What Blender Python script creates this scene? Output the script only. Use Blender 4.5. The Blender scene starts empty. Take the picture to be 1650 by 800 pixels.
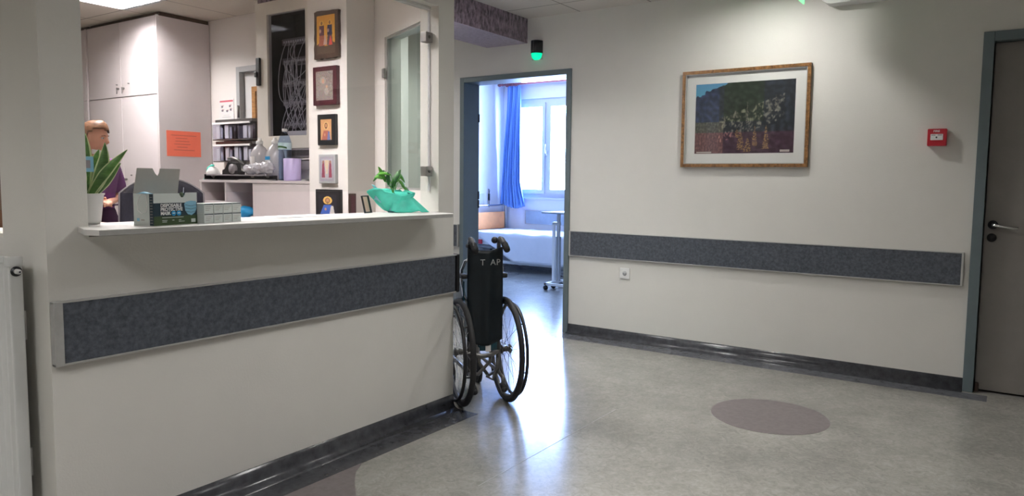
import bpy, bmesh, math, random
from mathutils import Vector, Matrix, Euler, noise
random.seed(7)
PI = math.pi
S = bpy.context.scene
COL = S.collection

# ------------------------------------------------------------------ camera, world, exposure
cam = bpy.data.cameras.new('camera'); camo = bpy.data.objects.new('camera', cam); COL.objects.link(camo)
F = 1159.06; YAW = -.581; PIT = -.0815; ROL = .0128
fw = Vector((math.sin(YAW)*math.cos(PIT), math.cos(YAW)*math.cos(PIT), math.sin(PIT)))
rt = Vector((math.cos(YAW), -math.sin(YAW), 0)); up = rt.cross(fw)
c, s = math.cos(ROL), math.sin(ROL)
rt, up = c*rt + s*up, -s*rt + c*up
camo.matrix_world = Matrix(((rt.x, up.x, -fw.x, 2.4613), (rt.y, up.y, -fw.y, -4.964), (rt.z, up.z, -fw.z, 1.2252), (0, 0, 0, 1)))
cam.sensor_fit = 'HORIZONTAL'; cam.sensor_width = 36; cam.lens = F*36/1650
cam.shift_x = -43.38/1650; cam.shift_y = -12.53/1650
cam.clip_start = .05
S.camera = camo
S.view_settings.view_transform = 'Standard'; S.view_settings.look = 'None'
S.view_settings.gamma = 1; S.view_settings.use_curve_mapping = False
S.view_settings.exposure = 0.0
S.cycles.max_bounces = 10; S.cycles.diffuse_bounces = 5; S.cycles.glossy_bounces = 4
S.cycles.transparent_max_bounces = 12; S.cycles.sample_clamp_indirect = 6
S.cycles.caustics_reflective = False; S.cycles.caustics_refractive = False

W = bpy.data.worlds.new('world'); S.world = W; W.use_nodes = True
bg = W.node_tree.nodes['Background']; bg.inputs[0].default_value = (.35, .53, 1, 1); bg.inputs[1].default_value = 100

HALL_LAMP = 55; BOOTH_LAMP = 66; SPOT = 15

def portal(loc, rot, sx, sy):
    l = bpy.data.lights.new('window_portal', 'AREA'); l.shape = 'RECTANGLE'; l.size = sx; l.size_y = sy
    l.cycles.is_portal = True
    o = bpy.data.objects.new('window_portal', l); o.location = loc; o.rotation_euler = rot; COL.objects.link(o)
portal((-3.19, 4.02, 1.7), (-PI/2, 0, 0), 1.1, 1.35)

# ------------------------------------------------------------------ materials
def mat(name, col, rough=.5, metal=0, noise_amt=0, nscale=8, bump=0, bscale=60, spec=.5, emit=None, estr=0, trans=0, coat=0, ior=1.45, col2=None, stretch=None):
    m = bpy.data.materials.new(name); m.use_nodes = True
    nt = m.node_tree; N = nt.nodes; L = nt.links; b = N['Principled BSDF']
    b.inputs['Base Color'].default_value = (*col, 1); b.inputs['Roughness'].default_value = rough
    b.inputs['Metallic'].default_value = metal; b.inputs['Specular IOR Level'].default_value = spec
    b.inputs['IOR'].default_value = ior; b.inputs['Coat Weight'].default_value = coat
    if trans: b.inputs['Transmission Weight'].default_value = trans
    if emit: b.inputs['Emission Color'].default_value = (*emit, 1); b.inputs['Emission Strength'].default_value = estr
    tc = N.new('ShaderNodeTexCoord')
    src = tc.outputs['Object']
    if stretch:
        mp = N.new('ShaderNodeMapping'); mp.inputs['Scale'].default_value = stretch; L.new(src, mp.inputs[0]); src = mp.outputs[0]
    if noise_amt or col2:
        n = N.new('ShaderNodeTexNoise'); n.inputs['Scale'].default_value = nscale; n.inputs['Detail'].default_value = 8; n.inputs['Roughness'].default_value = .65
        L.new(src, n.inputs['Vector'])
        r = N.new('ShaderNodeValToRGB')
        c2 = col2 or tuple(x*(1-noise_amt) for x in col)
        c1 = col if col2 else tuple(min(1, x*(1+noise_amt)) for x in col)
        r.color_ramp.elements[0].position = .33; r.color_ramp.elements[1].position = .67
        r.color_ramp.elements[0].color = (*c2, 1); r.color_ramp.elements[1].color = (*c1, 1)
        L.new(n.outputs['Fac'], r.inputs[0]); L.new(r.outputs[0], b.inputs['Base Color'])
    if bump:
        n2 = N.new('ShaderNodeTexNoise'); n2.inputs['Scale'].default_value = bscale; n2.inputs['Detail'].default_value = 4
        L.new(src, n2.inputs['Vector'])
        bp = N.new('ShaderNodeBump'); bp.inputs['Strength'].default_value = bump; bp.inputs['Distance'].default_value = .01
        L.new(n2.outputs['Fac'], bp.inputs['Height']); L.new(bp.outputs[0], b.inputs['Normal'])
    return m

def glassmat(name, tint=(.93, .97, .95), refl=1.0):
    m = bpy.data.materials.new(name); m.use_nodes = True; nt = m.node_tree; N = nt.nodes; L = nt.links
    N.remove(N['Principled BSDF']); out = N['Material Output']
    t = N.new('ShaderNodeBsdfTransparent'); t.inputs[0].default_value = (*tint, 1)
    g = N.new('ShaderNodeBsdfGlossy'); g.inputs['Roughness'].default_value = 0.01
    fr = N.new('ShaderNodeFresnel'); ge = N.new('ShaderNodeNewGeometry'); mp = N.new('ShaderNodeMapRange')
    mp.inputs['To Min'].default_value = 1.45; mp.inputs['To Max'].default_value = 1/1.45; L.new(ge.outputs['Backfacing'], mp.inputs[0]); L.new(mp.outputs[0], fr.inputs[0])
    mu = N.new('ShaderNodeMath'); mu.operation = 'MULTIPLY'; mu.inputs[1].default_value = refl
    mx = N.new('ShaderNodeMixShader'); L.new(fr.outputs[0], mu.inputs[0]); L.new(mu.outputs[0], mx.inputs[0])
    L.new(t.outputs[0], mx.inputs[1]); L.new(g.outputs[0], mx.inputs[2]); L.new(mx.outputs[0], out.inputs[0])
    return m

def ceilmat(name, ox, oy, col):
    m = mat(name, col, .85, noise_amt=.02, nscale=90)
    N = m.node_tree.nodes; L = m.node_tree.links; b = N['Principled BSDF']
    prev = b.inputs['Base Color'].links[0].from_socket
    tc = [n for n in N if n.type == 'TEX_COORD'][0]; sp = N.new('ShaderNodeSeparateXYZ'); L.new(tc.outputs['Object'], sp.inputs[0])
    def line(sock, off):
        a = N.new('ShaderNodeMath'); a.operation = 'SUBTRACT'; L.new(sock, a.inputs[0]); a.inputs[1].default_value = off
        p = N.new('ShaderNodeMath'); p.operation = 'PINGPONG'; L.new(a.outputs[0], p.inputs[0]); p.inputs[1].default_value = .3
        q = N.new('ShaderNodeMath'); q.operation = 'LESS_THAN'; L.new(p.outputs[0], q.inputs[0]); q.inputs[1].default_value = .0045
        return q.outputs[0]
    mxx = N.new('ShaderNodeMath'); mxx.operation = 'MAXIMUM'
    L.new(line(sp.outputs[0], ox), mxx.inputs[0]); L.new(line(sp.outputs[1], oy), mxx.inputs[1])
    mix = N.new('ShaderNodeMix'); mix.data_type = 'RGBA'; L.new(mxx.outputs[0], mix.inputs[0]); L.new(prev, mix.inputs[6]); mix.inputs[7].default_value = (.22, .20, .18, 1)
    L.new(mix.outputs[2], b.inputs['Base Color'])
    return m

def floormat():
    m = mat('linoleum_floor', (.335, .33, .308), .2, noise_amt=.16, nscale=2.5, spec=.5)
    N = m.node_tree.nodes; L = m.node_tree.links; b = N['Principled BSDF']
    tc = [n for n in N if n.type == 'TEX_COORD'][0]
    n = N.new('ShaderNodeTexNoise'); n.inputs['Scale'].default_value = 26; n.inputs['Detail'].default_value = 10; n.inputs['Roughness'].default_value = .75; n.inputs['Distortion'].default_value = 1.5
    L.new(tc.outputs['Object'], n.inputs['Vector'])
    r = N.new('ShaderNodeValToRGB'); r.color_ramp.elements[0].position = .35; r.color_ramp.elements[1].position = .68
    r.color_ramp.elements[0].color = (.66, .65, .64, 1); r.color_ramp.elements[1].color = (1.10, 1.09, 1.06, 1)
    L.new(n.outputs['Fac'], r.inputs[0])
    prev = b.inputs['Base Color'].links[0].from_socket
    mix = N.new('ShaderNodeMix'); mix.data_type = 'RGBA'; mix.blend_type = 'MULTIPLY'; mix.inputs[0].default_value = .85
    L.new(prev, mix.inputs[6]); L.new(r.outputs[0], mix.inputs[7]); L.new(mix.outputs[2], b.inputs['Base Color'])
    mr = N.new('ShaderNodeMapRange'); mr.inputs['To Min'].default_value = .13; mr.inputs['To Max'].default_value = .24
    L.new(n.outputs['Fac'], mr.inputs[0]); L.new(mr.outputs[0], b.inputs['Roughness'])
    return m

M = {}
M['wall'] = mat('warm_white_paint', (.735, .72, .68), .6, noise_amt=.02, nscale=3, bump=.08, bscale=120, spec=.3)
M['wallroom'] = mat('white_paint', (.80, .80, .82), .7, noise_amt=.015, nscale=4, bump=.05, bscale=120, spec=.3)
M['booth'] = mat('cream_paint', (.82, .78, .755), .6, noise_amt=.015, nscale=3, bump=.05, bscale=120, spec=.3)
M['floor'] = floormat()
M['border'] = mat('dark_linoleum', (.062, .064, .072), .22, noise_amt=.3, nscale=22)
M['borderl'] = mat('blue_grey_linoleum_border', (.125, .13, .145), .2, noise_amt=.25, nscale=22)
M['disc'] = mat('purple_grey_linoleum', (.185, .160, .163), .28, noise_amt=.16, nscale=30)
M['guard'] = mat('blue_grey_linoleum', (.068, .078, .097), .5, noise_amt=.42, nscale=60, bump=.1, bscale=80)
M['satin'] = mat('satin_steel', (.34, .33, .32), .3, .6, noise_amt=.05)
M['alu'] = mat('brushed_aluminium', (.50, .50, .49), .35, .45, noise_amt=.06, nscale=30)
M['ceil'] = ceilmat('ceiling_tiles', -.44, -.295, (.66, .62, .58))
M['ceilb'] = ceilmat('booth_ceiling_tiles', -2.95, -1.89, (.66, .61, .54))
M['ceilr'] = mat('room_ceiling_paint', (.80, .80, .82), .8, noise_amt=.02)
M['purple'] = mat('purple_stucco', (.46, .36, .46), .5, nscale=38, bump=1.0, bscale=42, col2=(.032, .02, .035), stretch=(1, 1, .45))
M['lilac'] = mat('lilac_stucco', (.42, .37, .46), .6, noise_amt=.2, nscale=30, bump=.5, bscale=36)
M['frame'] = mat('grey_teal_enamel', (.12, .155, .168), .42, noise_amt=.04, nscale=10)
M['framegrey'] = mat('grey_enamel', (.42, .43, .44), .4, noise_amt=.04, nscale=10)
M['door'] = mat('grey_laminate_door', (.21, .195, .18), .5, noise_amt=.05, nscale=6)
M['doorw'] = mat('white_laminate_door', (.74, .74, .74), .5, noise_amt=.03, nscale=6)
M['black'] = mat('black_plastic', (.012, .012, .014), .4, noise_amt=.1, nscale=30)
M['blackr'] = mat('black_rubber', (.018, .018, .02), .65, noise_amt=.2, nscale=40)
M['chrome'] = mat('chrome', (.70, .70, .70), .18, 1, noise_amt=.03)
M['steel'] = mat('grey_steel_tube', (.16, .155, .15), .33, .7, noise_amt=.08, nscale=30)
M['white'] = mat('white_plastic', (.80, .80, .79), .4, noise_amt=.02)
M['whitepaint'] = mat('white_enamel', (.66, .67, .66), .35, noise_amt=.03, nscale=12)
M['lam'] = mat('mauve_white_laminate', (.70, .64, .65), .35, noise_amt=.02, nscale=8)
M['lamdark'] = mat('grey_laminate', (.24, .22, .24), .5, noise_amt=.05, nscale=8)
M['sill'] = mat('white_laminate_shelf', (.70, .69, .67), .35, noise_amt=.03, nscale=12)
M['wood'] = mat('honey_wood', (.40, .20, .07), .4, noise_amt=.35, nscale=20, stretch=(1, 1, 6))
M['goldwood'] = mat('gold_brown_frame', (.24, .12, .045), .3, noise_amt=.6, nscale=40, metal=.15)
M['mount'] = mat('cream_mount_card', (.74, .74, .71), .8, noise_amt=.01)
M['glass'] = glassmat('clear_glass', (.975, .985, .98)); M['glassg'] = glassmat('greenish_glass', (.86, .93, .90))
M['red'] = mat('red_plastic', (.42, .008, .02), .35, noise_amt=.06)
M['frost'] = mat('frosted_plastic', (.55, .56, .60), .25, trans=.5)
M['green'] = mat('green_lens', (.0, .5, .3), .2, emit=(.0, .9, .42), estr=1.1)
M['exit'] = mat('green_sign_face', (.05, .5, .15), .3, emit=(.25, 1, .4), estr=1.2)
M['diff'] = mat('lamp_diffuser', (.9, .9, .9), .4, emit=(1, .97, .98), estr=3.5)
M['louver'] = mat('white_louver', (.82, .82, .84), .25, .3)
M['paper'] = mat('white_paper', (.82, .80, .80), .8, noise_amt=.02)
M['orange'] = mat('orange_paper', (.98, .21, .125), .8, noise_amt=.03)
M['ink'] = mat('dark_ink', (.05, .05, .06), .8, noise_amt=.1)
M['blue'] = mat('blue_curtain_cloth', (.16, .30, .66), .85, noise_amt=.08, nscale=60)
M['rod'] = mat('red_wood_rod', (.33, .10, .12), .4, noise_amt=.2, nscale=30)
M['sheet'] = mat('white_bed_linen', (.80, .80, .84), .85, noise_amt=.02, bump=.15, bscale=25)
M['peach'] = mat('orange_beech_panel', (.86, .36, .14), .45, noise_amt=.08, nscale=12)
M['rail'] = mat('light_blue_panel', (.30, .36, .44), .5, noise_amt=.08, nscale=20)
M['pvc'] = mat('white_pvc', (.62, .63, .68), .35, noise_amt=.02)
M['skin'] = mat('skin', (.62, .32, .22), .5, noise_amt=.06, nscale=30)
M['hair'] = mat('brown_hair', (.15, .07, .035), .45, noise_amt=.5, nscale=40, stretch=(1, 1, 3))
M['scrub'] = mat('purple_scrubs', (.10, .022, .115), .85, noise_amt=.15, nscale=40, bump=.2, bscale=20)
M['scrubd'] = mat('dark_purple_trousers', (.028, .006, .03), .85, noise_amt=.15, nscale=40)
M['leaf'] = mat('leaf_green', (.09, .30, .03), .4, noise_amt=.35, nscale=30)
M['leafd'] = mat('dark_leaf_green', (.03, .13, .03), .4, noise_amt=.35, nscale=30)
M['sansev'] = mat('banded_leaf_green', (.12, .27, .06), .38, nscale=28, col2=(.035, .10, .02), stretch=(1, 1, 2.2))
M['sansevedge'] = mat('pale_leaf_edge', (.55, .62, .33), .4, noise_amt=.1)
M['turq'] = mat('turquoise_wrapping', (.10, .74, .58), .5, noise_amt=.1, nscale=20)
M['turqb'] = mat('pale_blue_wrapping', (.34, .72, .80), .5, noise_amt=.06, nscale=20)
M['lilacp'] = mat('lilac_plastic', (.56, .48, .80), .4, noise_amt=.03)
M['water'] = glassmat('blue_clear_plastic', (.62, .72, .86), 1.0)
M['milky'] = mat('milky_plastic', (.90, .88, .92), .25, trans=.5, noise_amt=.02)
M['plasticfilm'] = mat('crumpled_film', (.86, .84, .92), .15, trans=.4, noise_amt=.1, nscale=20)
M['labelb'] = mat('light_blue_label', (.62, .80, .86), .6, noise_amt=.1, nscale=40)
M['cyan'] = mat('cyan_plastic', (.02, .30, .62), .5, noise_amt=.1)
M['navy'] = mat('navy_chair_fabric', (.018, .018, .030), .8, noise_amt=.2, nscale=60)
M['seatteal'] = mat('teal_black_nylon', (.003, .008, .012), .45, noise_amt=.25, nscale=30)
M['teal'] = mat('dark_teal_nylon', (.012, .055, .075), .4, noise_amt=.25, nscale=30)
M['boxteal'] = mat('dark_teal_card', (.010, .026, .040), .45, noise_amt=.1)
M['boxgreen'] = mat('moss_green_card', (.035, .065, .022), .45, noise_amt=.1)
M['boxwhite'] = mat('pale_card', (.56, .60, .58), .55, noise_amt=.04)
M['boxgrey'] = mat('grey_card', (.34, .32, .29), .8, noise_amt=.05)
M['maskblue'] = mat('mask_blue', (.20, .42, .56), .6, noise_amt=.05)
M['brown'] = mat('dark_brown_wood', (.045, .025, .018), .45, noise_amt=.4, nscale=30)
M['maroon'] = mat('maroon_wood', (.055, .012, .018), .35, noise_amt=.2)
M['silver'] = mat('embossed_silver', (.45, .42, .40), .35, .6, noise_amt=.35, nscale=60, bump=1, bscale=90)
M['darkglass'] = glassmat('smoked_glass', (.86, .86, .90), .35)
M['cabinner'] = mat('dark_cabinet_interior', (.025, .024, .028), .6, noise_amt=.2)
M['cable'] = mat('grey_white_cable', (.80, .80, .82), .5, noise_amt=.1)
M['pink'] = mat('pale_pink_paint', (.70, .50, .40), .6, noise_amt=.05)
M['concrete'] = mat('sill_cream', (.76, .72, .66), .5, noise_amt=.03)
M['weld'] = mat('seam_weld', (.42, .42, .40), .15, noise_amt=.1)
M['brick'] = mat('brown_box_card', (.18, .09, .045), .7, noise_amt=.3)

def vcmat(name, rough=.5, coat=0):
    m = bpy.data.materials.new(name); m.use_nodes = True; N = m.node_tree.nodes; L = m.node_tree.links
    b = N['Principled BSDF']; a = N.new('ShaderNodeVertexColor'); a.layer_name = 'print'
    L.new(a.outputs[0], b.inputs['Base Color']); b.inputs['Roughness'].default_value = rough; b.inputs['Coat Weight'].default_value = coat
    return m
M['print'] = vcmat('printed_picture', .45)

# ------------------------------------------------------------------ builders
class MB:
    def __init__(s): s.bm = bmesh.new(); s.mi = 0; s.smooth = False
    def _f(s, vs):
        try: f = s.bm.faces.new(vs)
        except ValueError: return None
        f.material_index = s.mi; f.smooth = s.smooth; return f
    def box(s, a, b, bev=0, mtx=None):
        x0, y0, z0 = [min(a[i], b[i]) for i in range(3)]; x1, y1, z1 = [max(a[i], b[i]) for i in range(3)]
        bm = bmesh.new()
        vs = [bm.verts.new(v) for v in ((x0,y0,z0),(x1,y0,z0),(x1,y1,z0),(x0,y1,z0),(x0,y0,z1),(x1,y0,z1),(x1,y1,z1),(x0,y1,z1))]
        for f in ((0,3,2,1),(4,5,6,7),(0,1,5,4),(1,2,6,5),(2,3,7,6),(3,0,4,7)): bm.faces.new([vs[i] for i in f])
        if bev: bmesh.ops.bevel(bm, geom=bm.edges[:], offset=bev, segments=2, profile=.6, affect='EDGES')
        s.merge(bm, mtx); return s
    def merge(s, bm, mtx=None):
        if mtx: bm.transform(mtx)
        mp = {}
        for v in bm.verts: mp[v] = s.bm.verts.new(v.co)
        for f in bm.faces: s._f([mp[v] for v in f.verts])
        bm.free()
    def ring(s, c, ax, r, n, ref=None):
        ax = Vector(ax).normalized(); ref = Vector(ref) if ref else (Vector((0,0,1)) if abs(ax.z) < .9 else Vector((1,0,0)))
        u = ax.cross(ref).normalized(); v = ax.cross(u); r2 = r if isinstance(r, tuple) else (r, r)
        return [s.bm.verts.new(Vector(c) + u*r2[0]*math.cos(2*PI*k/n) + v*r2[1]*math.sin(2*PI*k/n)) for k in range(n)]
    def skin(s, rings, closed=False, caps=True):
        n = len(rings[0])
        m = len(rings)
        for i in range(m if closed else m-1):
            a, b = rings[i], rings[(i+1) % m]
            for k in range(n): s._f([a[k], a[(k+1)%n], b[(k+1)%n], b[k]])
        if caps and not closed: s._f(rings[0][::-1]); s._f(rings[-1])
    def cyl(s, p, q, r, r2=None, n=16):
        sm = s.smooth; s.smooth = n > 8
        d = Vector(q)-Vector(p); r2 = r if r2 is None else r2
        s.skin([s.ring(p, d, r, n), s.ring(q, d, r2, n)]); s.smooth = sm; return s
    def tube(s, pts, r, n=8, closed=False, caps=True):
        sm = s.smooth; s.smooth = True
        pts = [Vector(p) for p in pts]; R = []; m = len(pts)
        ref = None
        for i, p in enumerate(pts):
            a = pts[(i-1) % m] if (closed or i > 0) else p; b = pts[(i+1) % m] if (closed or i < m-1) else p
            t = (b-a).normalized()
            if ref is None: ref = Vector((0,0,1)) if abs(t.z) < .85 else Vector((1,0,0))
            u = t.cross(ref)
            if u.length < 1e-4: u = t.orthogonal()
            u.normalize(); v = t.cross(u); ref = -v
            rr = r[i] if isinstance(r, (list, tuple)) else r
            R.append([s.bm.verts.new(p + u*rr*math.cos(2*PI*k/n) + v*rr*math.sin(2*PI*k/n)) for k in range(n)])
        s.skin(R, closed, caps); s.smooth = sm; return s
    def lathe(s, prof, c=(0,0,0), n=32, ax=None, caps=True):
        sm = s.smooth; s.smooth = True
        R = [[s.bm.verts.new((c[0]+r*math.cos(2*PI*k/n), c[1]+r*math.sin(2*PI*k/n), c[2]+z)) for k in range(n)] for r, z in prof]
        if ax:
            q = Vector((0,0,1)).rotation_difference(Vector(ax))
            for ring in R:
                for v in ring: v.co = Vector(c) + q @ (v.co-Vector(c))
        s.skin(R, caps=caps); s.smooth = sm; return s
    def torus(s, c, ax, R, r, n=48, k=10):
        ax = Vector(ax).normalized(); u = ax.orthogonal().normalized(); v = ax.cross(u)
        return s.tube([Vector(c)+u*R*math.cos(2*PI*i/n)+v*R*math.sin(2*PI*i/n) for i in range(n)], r, k, closed=True)
    def prism(s, poly, z0, z1, mtx=None):
        bm = bmesh.new(); a = [bm.verts.new((x, y, z0)) for x, y in poly]; b = [bm.verts.new((x, y, z1)) for x, y in poly]
        n = len(poly); bm.faces.new(a[::-1]); bm.faces.new(b)
        for i in range(n): bm.faces.new([a[i], a[(i+1)%n], b[(i+1)%n], b[i]])
        s.merge(bm, mtx); return s
    def sphere(s, c, r, seg=20, sc=(1,1,1), fn=None):
        sm = s.smooth; s.smooth = True; bm = bmesh.new(); bmesh.ops.create_uvsphere(bm, u_segments=seg, v_segments=seg*2//3, radius=1)
        for v in bm.verts:
            co = v.co.copy()
            if fn: co = fn(co)
            v.co = Vector((c[0]+co.x*r*sc[0], c[1]+co.y*r*sc[1], c[2]+co.z*r*sc[2]))
        s.merge(bm); s.smooth = sm; return s
    def grid(s, fn, nu, nv):
        sm = s.smooth; s.smooth = True
        V = [[s.bm.verts.new(fn(i/nu, j/nv)) for j in range(nv+1)] for i in range(nu+1)]
        for i in range(nu):
            for j in range(nv): s._f([V[i][j], V[i+1][j], V[i+1][j+1], V[i][j+1]])
        s.smooth = sm; return s
    def quad(s, *p): s._f([s.bm.verts.new(q) for q in p]); return s
    def holes(s, u, v, d, holes, to):
        """slab u0..u1 x v0..v1 of depth d0..d1 with rectangular holes; to(u,v,d)->xyz"""
        us = sorted({u[0], u[1], *[h[0] for h in holes], *[h[1] for h in holes]}); us = [x for x in us if u[0] <= x <= u[1]]
        vs = sorted({v[0], v[1], *[h[2] for h in holes], *[h[3] for h in holes]}); vs = [x for x in vs if v[0] <= x <= v[1]]
        solid = lambda i, j: 0 <= i < len(us)-1 and 0 <= j < len(vs)-1 and not any(h[0] <= (us[i]+us[i+1])/2 <= h[1] and h[2] <= (vs[j]+vs[j+1])/2 <= h[3] for h in holes)
        for i in range(len(us)-1):
            for j in range(len(vs)-1):
                if not solid(i, j): continue
                a, b, e, f = us[i], us[i+1], vs[j], vs[j+1]
                s.quad(to(a,e,d[0]), to(b,e,d[0]), to(b,f,d[0]), to(a,f,d[0])); s.quad(to(a,e,d[1]), to(a,f,d[1]), to(b,f,d[1]), to(b,e,d[1]))
                if not solid(i-1, j): s.quad(to(a,e,d[0]), to(a,f,d[0]), to(a,f,d[1]), to(a,e,d[1]))
                if not solid(i+1, j): s.quad(to(b,e,d[0]), to(b,e,d[1]), to(b,f,d[1]), to(b,f,d[0]))
                if not solid(i, j-1): s.quad(to(a,e,d[0]), to(a,e,d[1]), to(b,e,d[1]), to(b,e,d[0]))
                if not solid(i, j+1): s.quad(to(a,f,d[0]), to(b,f,d[0]), to(b,f,d[1]), to(a,f,d[1]))
        return s
    def build(s, name, m, parent=None, loc=None, weld=False, sub=0, solid=0, shift=True):
        if weld: bmesh.ops.remove_doubles(s.bm, verts=s.bm.verts[:], dist=1e-5)
        bmesh.ops.recalc_face_normals(s.bm, faces=s.bm.faces[:])
        me = bpy.data.meshes.new(name); s.bm.to_mesh(me); s.bm.free()
        for x in (m if isinstance(m, (list, tuple)) else [m]): me.materials.append(M[x] if isinstance(x, str) else x)
        o = bpy.data.objects.new(name, me); COL.objects.link(o)
        if parent: o.parent = parent
        if loc: o.location = loc
        if solid: md = o.modifiers.new('thick', 'SOLIDIFY'); md.thickness = solid; md.offset = 0
        if sub: md = o.modifiers.new('sub', 'SUBSURF'); md.levels = sub; md.render_levels = sub
        return o

def tag(o, label, cat=None, group=None, kind=None):
    o['label'] = label
    if cat: o['category'] = cat
    if group: o['group'] = group
    if kind: o['kind'] = kind
    return o
def thing(name, label, cat, loc=(0,0,0), rz=0, group=None):
    o = bpy.data.objects.new(name, None); COL.objects.link(o); o.empty_display_size = .1
    o.location = loc; o.rotation_euler = (0, 0, rz); return tag(o, label, cat, group)
def struct(name, mb, m, label=None, parent=None):
    o = mb.build(name, m, parent)
    if parent is None: o['kind'] = 'structure'; o['category'] = name.split('_')[0]
    if label: o['label'] = label
    return o
def sempty(name, label, loc=(0,0,0)):
    o = bpy.data.objects.new(name, None); COL.objects.link(o); o.location = loc
    o['kind'] = 'structure'; o['label'] = label; o['category'] = name.split('_')[0]; return o
def text(name, body, size, m, parent, mtx, ext=.0004, align='LEFT', sx=1, bold=0):
    cu = bpy.data.curves.new(name, 'FONT'); cu.body = body; cu.size = size; cu.extrude = ext; cu.align_x = align; cu.offset = bold
    t = bpy.data.objects.new(name, cu); COL.objects.link(t)
    bpy.context.view_layer.update()
    me = bpy.data.meshes.new_from_object(t); bpy.data.objects.remove(t)
    me.transform(mtx @ Matrix.Diagonal((sx, 1, 1, 1)))
    me.materials.clear(); me.materials.append(M[m]); me.name = name
    o = bpy.data.objects.new(name, me); COL.objects.link(o); o.parent = parent; return o
def basis(o, x, y):
    """matrix: local x,y axes -> given vectors at origin o"""
    x = Vector(x).normalized(); y = Vector(y).normalized(); z = x.cross(y)
    return Matrix(((x.x,y.x,z.x,o[0]),(x.y,y.y,z.y,o[1]),(x.z,y.z,z.z,o[2]),(0,0,0,1)))

class Canvas:
    """small painted print, turned into a coloured vertex grid"""
    def __init__(s, w, h, bg=(1,1,1)): s.w = w; s.h = h; s.p = [[bg]*w for _ in range(h)]
    def each(s, fn):
        for j in range(s.h):
            for i in range(s.w):
                r = fn(i/(s.w-1), j/(s.h-1), s.p[j][i])
                if r: s.p[j][i] = r
        return s
    def ell(s, cx, cy, rx, ry, c): return s.each(lambda u, v, o: c if ((u-cx)/rx)**2+((v-cy)/ry)**2 < 1 else None)
    def rect(s, a, b, d, e, c): return s.each(lambda u, v, o: c if a <= u <= d and b <= v <= e else None)
    def trap(s, cx, y0, w0, y1, w1, c):
        def f(u, v, o):
            if y0 <= v <= y1:
                t = (v-y0)/(y1-y0)
                if abs(u-cx) < w0+(w1-w0)*t: return c
        return s.each(f)
    def jit(s, a):
        return s.each(lambda u, v, o: tuple(max(0, x*(1+random.uniform(-a, a))) for x in o))
    def build(s, name, parent, mtx, W_, H_):
        bm = bmesh.new(); lay = bm.verts.layers.float_color.new('print')
        V = []
        for j in range(s.h):
            row = []
            for i in range(s.w):
                v = bm.verts.new(mtx @ Vector((W_*i/(s.w-1), H_*j/(s.h-1), 0))); v[lay] = (*s.p[j][i], 1); row.append(v)
            V.append(row)
        for j in range(s.h-1):
            for i in range(s.w-1): bm.faces.new((V[j][i], V[j][i+1], V[j+1][i+1], V[j+1][i]))
        me = bpy.data.meshes.new(name); bm.to_mesh(me); bm.free(); me.materials.append(M['print'])
        o = bpy.data.objects.new(name, me); COL.objects.link(o); o.parent = parent; return o

# ------------------------------------------------------------------ setting
ZC = 2.553; YE = -2.04; WA = -.16
XZ = lambda u, v, d: (u, d, v)     # wall in x-z, depth along y
YZ = lambda u, v, d: (d, u, v)     # wall in y-z, depth along x
struct('floor', MB().box((-6.2, -8.5, -.1), (6.2, 4.2, 0)), 'floor', 'mottled grey beige linoleum floor with a glossy finish')
struct('wall_back', MB().holes((-6, 6), (0, 2.9), (0, .18), [(-1.59, -.545, -1, 2.085), (2.30, 3.32, -1, 2.085), (-3.35, -2.33, -1, 2.085)], XZ), 'wall', 'long off-white wall with the patient room doorway')
struct('wall_left', MB().holes((-3.96, YE), (0, 2.9), (-.125, 0), [(-3.838, -2.159, 1.03, 2.10)], YZ), 'wall', 'off-white reception wall with the large service opening')
struct('wall_front', MB().holes((-6, -.125), (0, 2.9), (-3.96, -3.85), [(-2.2, -.308, 1.02, 2.05)], XZ), 'wall', 'off-white wall behind the radiator')
# chamfered return wall between service opening and pillar
ux, uy = -.912, .41
def ANG(u, v, d): return (-.066+ux*u+uy*d, -2.159+uy*u-ux*d, v)
struct('wall_corner', MB().holes((.055, .86), (0, 2.9), (0, .10), [(.072, .632, 1.17, 2.05)], ANG), 'booth', 'angled cream wall with a narrow glazed opening')
struct('wall_pillar', MB().box((-1.14, -2.045, 0), (-.80, -1.80, 2.9)).box((-1.27, -1.80, 0), (-1.17, -1.15, 2.9)).box((-1.27, -1.86, 0), (-1.14, -1.80, 2.9)), 'booth', 'cream pillar carrying the column of small icons')
struct('wall_booth', MB().holes((-6, -1.27), (0, 2.9), (-1.29, -1.15), [(-2.92, -2.02, -1, 2.105)], XZ), 'booth', 'cream back wall of the reception office')
struct('wall_right', MB().box((5.6, -8.3, 0), (5.75, .2, 2.9)), 'wall')
struct('wall_light_stop', MB().box((2.15, .35, 0), (3.5, .40, 2.3)).box((2.10, .18, 0), (2.15, .40, 2.3)).box((3.5, .18, 0), (3.55, .40, 2.3)).box((2.10, .18, 2.3), (3.55, .40, 2.35)), 'wall')  # added unseen box, stops daylight leaking round the closed door
struct('wall_rear', MB().box((-6, -8.45, 0), (5.75, -8.3, 2.9)), 'wall')
struct('wall_end', MB().box((-6.1, -8.3, 0), (-6, 4, 2.9)), 'wall')
struct('ceiling', MB().box((-6, -8.3, ZC), (5.6, -3.96, ZC+.06)).box((0, -3.96, ZC), (5.6, 0, ZC+.06)).box((-6, -1.15, ZC), (0, 0, ZC+.06)).prism([(0, -2.04), (-.13, -2.04), (-.8, -1.75), (-1.17, -1.75), (-1.17, -1.15), (0, -1.15)], ZC, ZC+.06), 'ceil', 'cream suspended tile ceiling over the hall')
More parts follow.
